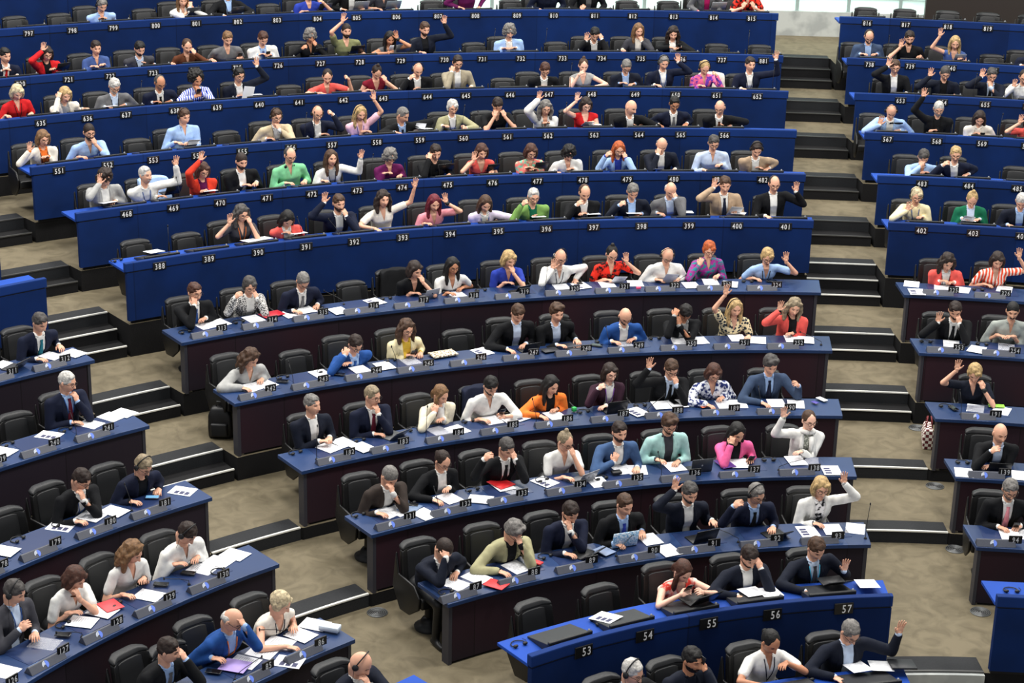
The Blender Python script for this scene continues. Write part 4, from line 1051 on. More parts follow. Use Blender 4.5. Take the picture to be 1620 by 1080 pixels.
PD = """
799|161,8|5 30|short:gr|m a|shirt:lb|T163,31|T180,31|h l:n|person in a light blue shirt and headset looking down
801|289,0|-5 15|long:lb|f a|shirt:w|F299,6|F303,10||person with long hair in a white top, hands clasped under the chin
802|361,-12|0 20|short:br|m a|suit:k:lb|-|-|l:n|person in a dark suit with a light blue shirt behind a tablet
804|489,-10|15 15|short:db|m a|tee:ib|T483,20|G509,2||person in an indigo t-shirt raising a fist
805|556,-24|0 20|short:db|m a|suit:k:w|T545,16|T572,16||person in a black jacket behind a silver laptop
806|607,-22|0 20|bob:db|f a|tee:c|T600,15|-||person in a charcoal short-sleeved top with a laptop
808|740,-28|0 15|bob:br|f a|shirt:pu|T731,13|T757,13||person in a plum blouse
810|868,-28|0 15|short:gr|m a|suit:n:n|-|-||person in an all navy suit
811|932,-28|0 15|short:br|m a|suit:k:g|F920,11|-||person in a black jacket over a grey shirt
814|1120,-28|0 15|bob:br|f a|suit:g:mgt|-|-||person in a grey blazer over a magenta top behind a silver laptop
815|1184,-18|0 20|short:db|f a|tee:P2|F1176,6|F1192,6||person in a red and black top, chin on both hands
719|8,88|10 10|short:bk|m a|suit:n:w:r|T10,113|-||person in a navy suit and red tie cut by the left edge
721|74,85|0 20|bob:db|f a|suit:r:k|U67,73|T84,112|g|person in a red blazer with one hand raised
722|152,76|0 10|short:db|f a|shirt:tb|T150,108|T163,105||person with short dark hair in a steel blue sweater
723|221,77|5 25|short:bk|m a|suit:c:pb|T224,101|T237,101|b l:k|person with a black beard in a charcoal suit
724|296,73|0 20|tied:br|f a|shirt:br|T276,100|F306,79||person in a brown blouse leaning the head on one hand
725|360,61|0 25|short:lb|m a|tee:g|T337,97|T380,92||person in a grey t-shirt looking at a phone
726|416,61|5 30|short:au|m a|suit:w:lb:tb|T415,89|T426,88||person in a white jacket and blue tie reading a phone
727|491,57|5 20|curly:gr|f c|shirt:k|G482,74|F498,66|fist|person with curly grey hair in black, one fist at the eye
728|548,49|0 5|buzz:db|m a|tee:ol|U542,27|T575,86|b|bald bearded person in an olive t-shirt with one arm straight up
729|617,61|0 20|long:bk|f c|less:g|G617,81|U628,54|watch|person with long black hair in a grey sleeveless top waving
730|672,46|10 15|short:br|m a|suit:m:k|T668,85|U704,31|b|bearded person in a midnight jacket with a raised hand
732|806,50|0 20|curly:gr|m a|suit:lb:w|T798,78|T812,78||person with curly grey hair in a light blue jacket
734|941,54|0 35|short:bk|m b|suit:k:w|U927,58|F950,57||person in a black suit, palm up and hand on the temple
735|1010,48|10 15|long:lb|f a|suit:c:iv|T985,81|F1015,60||person with long light brown hair in a charcoal cardigan, cheek on hand
736|1065,53|-5 20|wavy:db|f a|suit:k:w|T1063,77|T1075,77||person with wavy dark hair in a black blazer typing on a phone
738|1375,58|0 35|recede:db|m a|suit:sb:lb|T1366,88|T1384,88|b g|bearded person in a slate blue jacket reading
739|1439,60|0 20|short:db|m b|tee:k|U1425,68|T1455,91|b|bearded person in a black polo shirt with one palm raised
740|1511,68|0 20|long:bl|f a|less:tb|U1487,50|T1520,95||person with long blond hair in a sleeveless blue top, arm up high
742|1634,78|0 20|short:br|m a|suit:n:w|-|-||person in a navy jacket cut off by the upper right edge
635|27,146|0 30|bob:wb|f a|tee:r|T12,186|T50,182|l:k|person with a blond bob in a red short-sleeved blouse
636|103,150|5 20|bob:bl|f a|suit:iv:lg|F94,149|T132,172||person in an ivory jacket with a hand in the blond hair
637|181,136|5 35|short:wh|m a|suit:g:pb|T172,172|T193,168|b g l:n|white-haired bearded person in a grey suit with a lanyard
638|253,131|5 30|recede:dg|m c|suit:n:w:k|T248,163|T266,161|g|person in a navy suit and tie with folded hands
639|311,126|10 20|afro:bk|f c|shirt:P1|G312,150|F314,138||person with voluminous black curls in a blue and white blouse
640|378,119|10 15|short:bk|m b|suit:m:w|T381,154|U407,97|g h|person in a midnight suit and headset holding a white sheet, arm raised
642|518,121|-10 25|tied:db|f a|tee:co|T512,150|G549,123|fist|person in a coral short-sleeved jacket raising a bent arm
643|596,114|5 45|bun:db|f a|less:dr|T586,144|F608,122||person with a hair bun in a dark red strappy top
644|661,110|5 30|fringe:wh|m a|suit:k:w|G652,122|T660,141|h|bald person with headset in a black suit, white collar open
645|724,99|0 20|neat:db|m b|suit:oa:w|F716,108|T745,140|g|person with dark hair in an oatmeal suit, finger raised
647|862,110|0 35|short:au|m a|suit:k:w|T855,138|T868,138|g|person with auburn hair and glasses in a black jacket looking down
648|923,104|0 20|bun:br|f e|less:lg|G920,116|-||person with tied brown hair in a light grey sleeveless top
649|991,105|0 40|neat:gr|m a|suit:m:lb|T986,134|T1000,135|g|grey-haired person in a midnight jacket and light blue shirt
650|1050,99|5 20|neat:gr|m a|suit:n:w|T1040,137|U1074,91|h l:b|grey-haired person with headset in a navy suit, hand up
651|1115,107|5 35|pony:bl|f a|shirt:P6|T1110,138|G1131,117|h fist|person with a blond ponytail and headset in a pink and purple blouse
652|1187,102|10 5|short:db|m a|suit:n:w|-|U1229,87|l:n|person in a navy suit reaching one arm up over the aisle
653|1416,106|0 15|short:br|m a|suit:k:w|U1405,98|-|g|person with brown hair in a black jacket, finger raised above the head
654|1495,116|5 25|buzz:dg|m a|suit:m:k|U1471,114|-|g|person in a midnight jacket and black t-shirt, one finger raised
655|1569,119|5 20|short:dg|m a|suit:m:pb:k|U1553,115|F1568,132|g|person in a dark suit, one hand up, one at the mouth
656|1620,122|0 20|tied:db|f b|suit:w:w|U1604,131|-|g|person in a white jacket holding a hand up at the right edge
551|68,219|5 15|bob:lb|f a|suit:iv:or|U45,231|T72,251|g l:n|person in an ivory jacket over an orange top, palm raised
552|141,209|0 10|buzz:db|m b|roll:lb|T131,251|F149,221|g b|balding bearded person in a light blue shirt, hand on the mouth
554|291,184|15 15|short:br|m a|shirt:lb|T282,228|T297,228|h|person with a headset in a light blue shirt reading papers
556|437,184|5 15|short:br|m a|suit:be:w|T428,221|F441,198|g h|person in a beige jacket, hand at the chin
557|502,179|5 20|bald:db|m a|suit:n:w|T514,214|G524,179|g h fist|bald person with glasses and headset in a navy jacket, fist up
558|570,179|5 20|long:bl|f a|tee:lp|T582,210|U592,150|h l:b|person with long blond hair in a pink t-shirt, arm straight up
559|637,182|40 25|neat:gr|m b|suit:k:lb:n|-|T659,203||grey-haired person in a black suit turned to the side with a sheet
560|716,170|0 15|pixie:wh|f a|suit:kh:w|T704,201|G735,200|g l:k fist|person with short white hair in a khaki blazer
561|787,166|0 40|short:db|m b|tee:k|F783,178|F797,178|b|person in a black t-shirt rubbing the face with both hands
562|863,171|0 15|wavy:gr|f a|loose:w|U852,150|T866,196|g l:k|person with wavy grey hair in a white blouse, one arm up
563|927,166|5 20|bob:db|f e|less:r|U912,152|T935,196|g|person with dark hair in a red sleeveless dress, arm raised
564|998,170|40 20|bald:gr|m a|suit:k:w|T1000,198|T1012,197||bald person in a black jacket looking to the side
565|1067,164|0 25|neat:bk|m c|suit:n:w:g|T1045,200|T1085,198|g|person with black hair in a navy suit and grey tie
566|1139,170|-25 25|fringe:dg|m a|suit:k:w:br|T1138,198|T1152,199|g|balding person in a dark suit and brown tie glancing left
567|1410,176|0 40|fringe:dg|m a|suit:lb:w|U1392,190|T1418,206|h|bald person with headset in a light blue suit, palm raised
568|1485,172|0 20|buzz:wh|m a|suit:k:k|U1461,146|T1476,208|g b|grey-bearded person in a black jacket, arm raised high
569|1550,187|0 35|long:db|f a|suit:iv:iv|T1543,212|T1557,213||person with long dark hair in an ivory jacket looking down
570|1630,192|0 25|bob:db|f a|tee:co|U1614,187|-||person in coral with a hand up, cut by the right edge
468|166,281|10 35|curly:db|m a|suit:lg:w|U157,283|T180,321|hn|person with dark curls in a light grey suit, hand raised
469|230,277|20 0|neat:wh|m a|suit:w:w|T256,312|U279,254|m l:b|white-haired person with a moustache in a white jacket, arm stretched up
470|321,270|5 20|bob:au|f a|suit:ro:pu|U317,246|T322,304|g|person in a red-orange cardigan with one hand high
471|382,255|5 15|buzz:db|m a|suit:k:w|T390,295|T405,292|b|bald bearded person in a black jacket with an open white shirt
472|459,246|5 20|recede:dg|m a|shirt:mg|T458,292|T482,289|hn g|person in a mint green shirt with headphones round the neck
473|524,250|5 5|long:br|f a|suit:w:lg|T514,289|U572,243|l:n|person with long brown hair in a white jacket waving
474|617,248|5 30|curly:gr|f a|shirt:pu|T612,276|T632,276|g|person with curly grey hair in a plum blouse
475|689,241|0 20|short:db|m a|suit:k:k|F680,246|-||person in an all black outfit touching the brow
476|762,240|5 20|bob:au|f a|less:co|U749,246|T778,271||person with auburn hair in a coral sleeveless dress, palm raised
477|840,240|5 25|bob:au|f a|shirt:P10|T836,267|T845,268|g|person in a pink and green floral blouse at a tablet
478|900,242|0 40|curly:bk|f a|loose:w|T884,268|T905,266||person with black hair in a loose white blouse looking down
479|979,236|0 20|long:gi|f a|suit:lb:ib|G963,244|F988,244|g|person with long ginger hair in a light blue jacket, cheek on hand
480|1047,229|-5 35|fringe:gr|m a|suit:m:w|F1042,238|-||bald person in a midnight suit covering the forehead with one hand
481|1129,226|0 25|short:dg|m a|shirt:pb|-|T1138,263|g|person with glasses in a pale blue shirt looking down
482|1197,236|0 30|neat:db|m a|suit:ta:w|T1200,267|T1212,267|h|person with a headset in a tan suit
483|1461,248|0 40|short:dg|m a|shirt:lb|F1458,256|T1462,275||person in a light blue shirt, face in one hand
484|1512,244|-5 15|short:bl|m a|suit:n:w|G1496,259|T1527,276|g|fair-haired person in a navy suit, one hand open
390|382,338|10 15|wavy:dg|f a|tee:c|U362,345|F393,346|g l:or|person with long greying hair in a charcoal top, palm raised
391|455,346|0 45|long:bk|f a|suit:co:w|T454,370|T465,371||person with black hair in a coral blazer bent over a phone
392|536,321|5 10|short:br|m a|suit:n:w|U512,312|F546,335|b|bearded person in navy, one palm up, hand at the mouth
393|606,315|5 5|wavy:db|f a|tee:iv|T597,365|U657,288||person with dark wavy hair in a cream short-sleeved top, arm stretched high
394|687,321|0 20|long:bg|f a|tee:sp|T676,356|U706,312|watch|person with burgundy hair in a pink top, hand raised
395|768,322|0 30|long:br|f a|suit:li:w|T764,348|T781,347|l:b|person with long brown hair in a lilac blazer typing
396|844,311|0 15|neat:wh|m a|suit:gr:dg|G831,321|T848,341|g fist|white-haired person in a green jacket
397|925,305|0 25|recede:br|m a|suit:k:w|G917,322|T922,340|l:n|person in a black suit with lanyard, hand in front of the chest
398|1001,303|0 30|short:gr|m a|suit:m:lb|G985,322|T1010,341|fist|person in a midnight jacket with a pin holding a pen
399|1061,300|0 35|fringe:wh|m a|suit:g:pb|T1045,340|F1067,307||bald person in a grey suit, hand covering the eyes
400|1147,292|-5 15|short:br|m a|suit:ta:w:n|U1129,289|T1163,336||person in a tan suit and navy tie, hand up, holding papers
401|1225,291|0 15|recede:db|m a|suit:k:w|-|U1261,295|g|person in a black suit beside the aisle with an open palm raised
402|1450,310|0 15|pixie:wb|f a|suit:py:py|U1436,325|T1456,346|g h l:b|person with short blond hair and headset in a pale yellow jacket
403|1538,315|0 40|bun:bl|f a|suit:dg:pb|T1527,349|T1546,350||person with a blond bun in a dark green blazer reading
404|1616,318|-5 35|buzz:wh|m a|suit:m:lb|-|-||white-haired person in a midnight suit at the right edge
313|308,462|10 10|short:au|m a|suit:k:w:b|F307,475|T321,507|g|person in a black suit and blue tie, hand at the chin
314|395,452|-5 20|pixie:dg|f a|suit:P7:w|G378,467|F404,464|g|person with short grey hair in a houndstooth jacket
315|479,444|0 45|neat:gr|m b|suit:n:w:g|T470,495|T501,486|g|person in a navy suit and grey tie bent over papers
317|656,427|25 20|bob:db|f a|tee:k|T659,466|F667,439||person with dark hair in a black short-sleeved top at a laptop
318|716,421|5 15|long:bk|f c|tee:w|T714,467|T728,458|g|person with long black hair in a white t-shirt
319|805,410|15 20|bob:bl|f a|tee:ib|T806,450|F811,424||person with a blond bob in an indigo t-shirt, cheek on hand
320|886,407|10 20|fringe:wh|m a|shirt:w|U875,417|T914,446|h g l:n|bald person with headset and glasses in a white shirt, palm raised
321|968,402|0 25|bun:bk|f a|tee:P2|T963,445|U992,406|g|person with a top knot in a red and black blouse, waving
322|1056,404|0 35|fringe:wb|m a|shirt:w|T1044,445|T1071,445|h g|heavy person with headset in a white shirt reading a sheet
323|1122,395|0 20|pixie:gi|f a|shirt:P3|F1108,412|T1134,439|g|person with short ginger hair in a purple and teal blouse
324|1214,406|0 25|pixie:bl|f a|tee:lb|T1198,440|U1245,405|g l:k|person with short blond hair in a light blue blouse, hand up
325|1499,414|10 30|wavy:db|f a|suit:co:w|T1494,447|T1504,448|l:k|person with long dark hair in a coral blazer writing
326|1578,412|5 25|bob:db|f a|tee:P9|T1564,453|U1614,399||person in an orange and white print blouse, arm stretched up
312|63,510|10 25|short:dg|m a|suit:n:w:te|T66,571|T96,550||person in a navy suit and teal tie at the left
242|396,566|25 35|wavy:br|f a|loose:lg|T389,617|T413,604||person with long brown hair in a light grey wrap writing
244|562,544|5 35|short:db|m a|suit:b:lb:b|F547,555|T549,577|g|person with glasses in a bright blue suit, hand behind the ear
245|643,520|5 15|wavy:br|f a|suit:py:ye|T650,564|T665,562|g|person with curly brown hair in a pale yellow jacket with a phone
247|819,495|5 35|short:br|m a|suit:k:pb|T807,556|T828,548||person in a black suit and pale blue shirt over a tablet
248|881,495|5 10|fluffy:br|m a|suit:k:pb|T888,549|T914,541||person with tousled brown hair in a black jacket typing
249|989,500|0 35|bald:db|m a|suit:b:w|T974,544|T999,539|b g|bald bearded person in a bright blue suit
250|1084,494|5 55|short:bk|m c|suit:k:lg|F1070,493|F1076,507||person in a black suit bowing the head into both hands
251|1163,487|5 15|long:bl|f a|tee:P4|U1148,457|-|h|blond person with headset in a floral blouse, arm up high
252|1256,486|0 15 -10|wavy:gb|f a|suit:co:k|U1233,483|T1249,530||person with a wavy blond bob in a coral cardigan, hand up
253|1511,491|-5 25|short:db|m b|suit:k:w:k|U1484,501|F1517,504|b|bearded person in a black tie, cheek on hand, palm up
254|1602,492|-5 15|buzz:bk|m b|roll:sg|T1584,534|T1597,535|m|person with a moustache in a sage grey shirt
241|106,604|30 15|neat:wh|m a|suit:n:lb:bu|T122,670|F120,626|g l:b|grey-haired person in a navy suit and burgundy tie, finger at the lips
182|494,640|20 0|short:gr|m a|suit:m:w|T514,700|T521,697||grey-haired person in a midnight jacket and open white shirt, hands clasped
183|589,626|25 10|neat:gb|m a|suit:n:w:bu|T600,689|F597,646|g|person in a navy suit and burgundy tie, hand at the lips
184|697,624|20 25|side:lb|f a|suit:cr:w|F688,644|T696,667||person with light brown hair in a cream blazer, hand at the neck
185|776,610|5 35|short:bk|m a|roll:w|T767,667|G796,657|b|bearded person in a white shirt holding a phone
186|872,609|15 20|long:bk|f a|suit:or:k|T859,662|T877,651||person with long black hair in an orange blazer
187|965,590|5 10|bob:db|f e|suit:ab:w|G953,612|T953,646|g l:vi watchl fist|person with a dark bob and round glasses in an aubergine blazer
188|1062,583|0 30|short:br|m a|suit:k:pb:k|U1026,574|F1069,600|g|person in a black suit and striped tie, one hand raised
189|1129,590|5 30|bob:au|f a|loose:P5|T1123,644|T1140,632|g|person with an auburn bob in a navy and white floral blouse
190|1219,577|5 25|fluffy:dg|m a|suit:sb:lb:n|T1210,641|G1260,608||bushy grey-haired person in a slate blue suit, hand held out
191|1542,590|-10 30|pixie:bl|f a|tee:m|U1514,576|F1554,607|watch|person with short blond hair in a midnight blue top, palm raised
180|128,758|25 35|short:db|m a|suit:k:w|T128,828|F131,781|g l:b|person with glasses in a black suit, fist at the mouth
181|226,736|15 35|short:gb|m a|suit:n:k|T214,797|T250,779|g h watch|person with a headset in a navy jacket over black, phone in front
131|616,753|10 40|buzz:gr|m a|suit:eb:w|T604,816|F620,770||person with cropped grey hair in a dark brown jacket, face in hand
132|700,729|10 30|tied:db|f a|suit:k:w|T692,795|T707,777|g|person with tied dark hair and glasses in a black jacket
133|801,708|10 30|neat:dg|m a|suit:k:w:k|G773,723|F812,718||person in a black suit and tie, head propped on one hand
134|894,698|20 25|bun:gb|f a|tee:w|T900,759|F905,712|g|person with a messy bun in a white t-shirt behind a silver laptop
135|980,683|5 10|short:db|m a|suit:db:w|F971,722|-|b|bearded person in a denim blue jacket, palm out in front
136|1059,671|0 25|fluffy:br|m a|suit:mt:c|T1045,731|T1070,734|g hn b|person with brown hair in a mint jacket and charcoal shirt
137|1166,684|10 25|long:bk|f b|suit:hp:k|F1158,695|T1188,730|watchl|person with long black hair in a hot pink blazer
138|1280,665|10 10|tied:br|f e|suit:w:P12|U1239,651|T1262,718|g scarf|person with red glasses in a white cardigan and scarf, hand up
139|1582,685|15 15|bald:br|m a|suit:k:pb|G1574,712|T1562,740||bald person in a black suit and pale blue shirt at a tablet
127|22,936|25 25|short:dg|m a|suit:c:pb|G40,990|T56,1008|h l:b|person with a headset in a grey suit at the left edge
128|118,914|25 35|bob:au|f a|tee:w|T120,972|F124,936|beads|person with short red-brown hair in a white blouse, hand at the mouth
129|209,873|25 30|wavy:lb|f a|tee:w|T204,945|T227,921|watch|person with long wavy hair in a white puff-sleeved blouse
130|295,843|25 45|short:db|m a|shirt:w|T284,894|T310,887|h|dark-haired person in a white shirt bent over papers
87|702,868|5 50|buzz:db|m a|suit:m:w:n|F704,872|T719,911|watch|balding person in a midnight suit, forehead in the palm
88|812,840|15 40|fluffy:gr|m a|suit:kh:k|T797,909|F821,852|g|grey-haired person with red glasses in a khaki jacket
89|902,810|5 30|short:db|m a|suit:n:w|T902,880|F902,830|b|dark-haired person in a navy suit, cheek in hand
90|988,798|10 20|neat:br|m a|suit:k:lb:ib|-|T1016,846||person in a black suit and blue tie behind a patterned laptop
91|1091,779|5 20|short:dg|m a|suit:m:w|U1067,765|T1130,829|b|bearded person in a midnight suit and open white shirt, arm raised
92|1196,781|20 25|neat:gr|m a|suit:n:lb:k|G1168,798|-|g h|grey-haired person with headset in a navy suit, fingers raised
93|1299,771|0 15|bob:bl|f a|suit:w:P11|T1295,832|U1337,754|g watch|person with a blond bob in a white blazer, palm raised
94|1598,774|5 25|short:gr|m b|suit:k:w:sp|T1587,838|T1609,836|g b|bearded grey-haired person in a black suit and pink tie
84|266,1028|30 15|short:db|m a|suit:k:lb:g|-|F288,1034||dark-haired person in a black suit at the bottom left touching the temple
85|367,980|25 35|fringe:wh|m a|suit:b:lb|T345,1044|F380,980|g l:or watch|bald person with glasses in a blue suit, forehead in one hand
86|443,954|40 30|pixie:wb|f a|less:iv|T464,1027|T465,994|l:n|person with short blond hair in a white sleeveless top sorting papers
52|570,1049|25 35|bald:wh|m a|suit:m:w:dr|-|F581,1073|h|bald person with black headset in a navy suit at the bottom edge
55|1080,903|10 35|side:au|f e|less:P8|G1085,937|G1110,935||auburn-haired person in a red and white top holding a phone
56|1185,880|5 30|short:db|m a|suit:m:w|T1173,949|F1200,890|b watch|bearded person in a midnight suit, hand over one eye
57|1291,867|10 30|short:br|m a|suit:m:pb:c|T1279,942|U1338,892|l:cy|person in a dark suit and cyan lanyard, hand lifted
a|1000,1062|20 20|neat:wh|m a|suit:k:pb|-|-|h g|white-haired person with a headset and glasses at the bottom edge below desk 54
b|1095,1043|15 10|short:bk|m c|suit:m:m|-|F1112,1052|b|person with a black beard holding a phone to the ear below desk 55
c|1219,1015|10 30|tied:bk|f c|tee:w|-|T1243,1056|l:n|person with tied black hair in a white blouse below desk 56
d|1345,999|10 35|neat:gr|m a|suit:m:pb|T1327,1078|U1425,991|g|grey-haired person in a dark suit stretching an arm over the aisle below desk 57
"""
for line in PD.strip().split('\n'): person(line)
for p in PEOPLE: build_sources(p)
RES = flush()
for p in PEOPLE: finish(p, RES)
TAKEN = {p['n']: p for p in PEOPLE}
STOPW = {'a', 'an', 'and', 'with', 'in', 'over', 'the', 'of', 'to', 'behind', 'at', 'on', 'one', 'under', 'up', 'by', 'from', 'like', 'light', 'dark', 'short', 'long'}
def cut(pre, s):
    w = s.replace(',', '').split(); w = w[:16 - len(pre.split())]
    while w[-1] in STOPW: w.pop()
    return pre + ' ' + ' '.join(w)
by_row = {}
for n, (i, blk, th) in SEAT.items(): by_row.setdefault((i, blk), []).append((th, n))
def near(n):
    i, blk, th = SEAT[n]; L = sorted(by_row[(i, blk)]); k = [q[1] for q in L].index(n)
    for dst in range(1, 8):
        for s, w in ((-1, 'right'), (1, 'left')):
            if 0 <= k + s * dst < len(L) and L[k + s * dst][1] in TAKEN:
                return ('next to' if dst == 1 else 'two places from' if dst == 2 else 'further along from'), w, TAKEN[L[k + s * dst][1]]['f'][9]
    return 'in', 'the', 'empty row'
used = {}
def uniq(l, n):
    if l in used: l = ' '.join((l.split()[:-1] if len(l.split()) > 15 else l.split())) ; l = l + ' ' + 'again'
    used[l] = 1; return l
EMPTYL = {'53': 'empty black chair at the left end of the bright blue desk', '54': 'empty black chair on the bright blue desk left of the red and white top', '816': 'empty black chair nearest the aisle in the top right row', '817': 'empty black chair second from the aisle in the top right row', '818': 'empty black chair third from the aisle in the top right row', '819': 'empty black chair fourth from the aisle in the top right row', '820': 'empty black chair at the right edge of the top right row',
  '797': 'empty black chair in the top left corner', '798': 'empty black chair second from the left in the top row', '388': 'empty black chair at the aisle end of the lowest tall blue desk', '389': 'second empty black chair from the aisle end, lowest tall blue desk', '485': 'empty black chair at the right edge past the fair-haired navy suit', '239': 'empty black chair cut by the left edge beside the navy suit row', '240': 'empty black chair beside the grey-haired person with a finger at the lips', '178': 'empty black chair cut by the left edge, third desk up', '179': 'empty black chair next to the black suit wearer with a fist at the mouth',
  '311': 'empty black chair hidden at the left edge beside the teal tie wearer', '126': 'black chair at the lower left edge before the grey suit wearer', '812': 'empty black chair in the top row right of the black jacket over grey', '813': 'empty black chair in the top row left of the magenta top wearer', '51': 'black chair at the bottom, left of the bald headset wearer', '83': 'black chair at the bottom left corner beside the temple toucher'}
SPEC = {'741': 'empty black chair right of the blond person with one arm high', '567': ''}
for n in SEAT:
    if n in TAKEN: lab = cut('black chair of the', TAKEN[n]['f'][9])
    elif n in EMPTYL: lab = EMPTYL[n]
    else:
        a, w, ds = near(n); lab = cut('empty black chair %s of the' % (w if a == 'next to' else 'two ' + w), ds)
    chair(n, uniq(lab, n), dth=((-.12 if HIGH(SEAT[n][0]) else -.05) / 12. if n in TAKEN else (0. if HIGH(SEAT[n][0]) else .08 / 14)), dz=0. if n in TAKEN else -.09, yaw=rnd.uniform(-.10, .10), dd=.80 if n in TAKEN else .74)
for n, o in CONS.items():
    if n in TAKEN: lab = cut('grey numbered console in front of the', TAKEN[n]['f'][9])
    else: lab = EMPTYL.get(n) or ''; lab = cut('grey numbered console before the', lab) if lab else cut('grey console one place %s of the' % near(n)[1], near(n)[2])
    o['label'] = uniq(lab, n)
# ------------------------------------------------------------------ things on the desks
NEARS = {}
ORDW = ['first', 'second', 'third', 'fourth', 'fifth', 'sixth', 'seventh', 'eighth']
ITEMS = []
def blk_of(i, th):
    l = LC.get(i); r = RC.get(i)
    if r and th > (r[0] + r[1]) / 2: return 'R'
    if l and th < (l[0] + l[1]) / 2: return 'L'
    return 'M'
def spot(i, x, y, dz=0.):
    z = desk_z(i) + dz
    X = on_z(x, y, z); th = math.atan2(X[0], X[1]); r = math.hypot(X[0], X[1]); b = blk_of(i, th)
    d = r - rad(i, th, b); lo, hi = (.03, .50)
    return i, b, th, max(lo, min(hi, d)), z
def near_seat(i, b, th):
    c = [(abs(t - th), n) for n, (ii, bb, t) in SEAT.items() if ii == i and bb == b]
    return min(c)[1] if c else None
def item(name, cat, what, i, x, y, build, rot=0., dz=0., group=None, lift=0.):
    i, b, th, d, z = spot(i, x, y, dz)
    n = near_seat(i, b, th)
    M = Matrix.Translation((0, 0, z + lift)) @ frame(i, b, th, d) @ Matrix.Rotation(math.radians(rot), 4, 'Z')
    o = build(M); ITEMS.append((n, what, x, o, cat, group)); return o
STACK = [0]
def sheet_mesh(w, h, t=.0015): return mk('sheet', box_mesh((0, 0, t / 2), (w, h, t)), False, (M_PAPER,))
ME_A4 = sheet_mesh(.21, .27); ME_A5 = sheet_mesh(.15, .19); ME_WIDE = sheet_mesh(.30, .22)
def line_sheet():
    ps = []
    for k in range(9): ps.append(box_mesh((-.01 * (k % 3), .10 - k * .022, .0018), (.15 - .02 * (k % 3), .0035, .0006)))
    return mk('printed_lines', join(ps), False, (mat('ink_grey', (150, 152, 160), .8),))
ME_LINES = line_sheet()
ME_THUMB = mk('thumbnails', join([box_mesh((.045, .075 - k * .062, .0018), (.075, .048, .0008)) for k in range(3)]), False, (M_INK,))
def sheet(i, x, y, rot=0, kind='a', me=None):
    STACK[0] = (STACK[0] + 1) % 7
    lift = .0015 + STACK[0] * .0022
    tilt = 0.
    def b(M):
        if HIGH(i): M = M @ Matrix.Translation((0, 0, .052)) @ Matrix.Rotation(math.radians(9), 4, 'X')
        o = obj('paper_sheet', me or ME_A4, mw=M)
        if kind == 'p': obj('thumbnails', ME_THUMB, o)
        elif kind == 'a': obj('printed_lines', ME_LINES, o)
        return o
    w = {'a': 'white sheet', 'p': 'white sheet printed with three dark thumbnails', 'b': 'blank white sheet'}[kind]
    return item('paper_sheet', 'paper', w, i, x, y, b, rot, 0, 'papers on the desks', lift)
SHEETS = """1 720,924 28;754,914 25;817,898 18;1028,854 10;1057,872 14;1317,839 4;1353,836 -12;442,1017 30;415,1032 30;387,1048 28;498,989 35;476,1006 20;1597,847 6;1617,845 -5
2 612,811 25;631,808 22;672,814 20;711,789 18;760,791 60b;795,770 12;814,776 30;946,763 8;985,743 10;1009,744 -8;1067,739 12;1169,734 0;1259,730 10;1281,730 -6;320,900 30;346,889 28;372,878 28;236,943 30;130,985 35;162,969 25;71,1018 30;5,1062 20;1525,748 0;1615,753 0
3 520,709 25;543,701 20;574,709 22;694,682 18;724,680 22;778,665 12;807,663 15;878,658 16;1046,642 6;1072,640 10;1147,640 5;1168,639 0;1228,638 4;1259,640 -4;144,818 30;181,810 25;7,873 30;1543,646 -5;1584,650 -12
4 397,613 22;420,608 20;507,592 15;570,586 12;608,580 10;649,571 12;1075,539 0;1106,539 10;1166,535 8;1199,539 -6;1254,537 4;1275,539 -4;988,545 5;143,671 30;176,660 25;196,654 28;5,715 30;1505,545 0;1545,554 -15;1592,549 0
5 324,515 16;347,511 18;401,505 14;459,498 15;484,491 12;536,493 14;723,466 12;888,454 6;961,451 5;1005,449 0;1093,452 10;1124,447 3;1155,451 -8;1442,449 -4;1490,455 0;1522,459 -8;1589,458 -4;82,564 28;117,560 25;8,579 25
6 397,386 14;415,383 14;466,371 12;850,348 4;935,342 4;1000,342 3;1083,340 0;1163,336 -10;1531,350 -4
7 244,404 10;322,302 8;166,325 14
8 293,227 14;664,204 -40;935,197 4
9 172,173 10;394,148 0
0 1189,944 10;1217,945 4;1371,932 2
-1 1355,1064 12;1392,1060 -6"""
for ln in SHEETS.split('\n'):
    i, rest = ln.split(' ', 1); i = int(i)
    for q in rest.split(';'):
        xy, r = q.split(' '); x, y = map(float, xy.split(',')); kd = 'a'
        if r.endswith('b'): r = r[:-1]; kd = 'b'
        if i == 7 and y > 400: i_ = 6
        else: i_ = i
        sheet(i_, x, y, float(r) - 8, kd)
for i, x, y, r in ((1, 457, 1047, 30), (1, 1278, 841, 0), (2, 862, 763, 22), (2, 1315, 745, -4), (3, 821, 660, 20), (3, 1008, 653, 20), (3, 96, 833, 30), (3, 289, 777, 32), (4, 78, 689, 30), (4, 763, 557, 14), (5, 593, 478, 16), (5, 919, 453, 10), (5, 1450, 463, 0), (0, 958, 984, 20)): sheet(i, x, y, r, 'p')

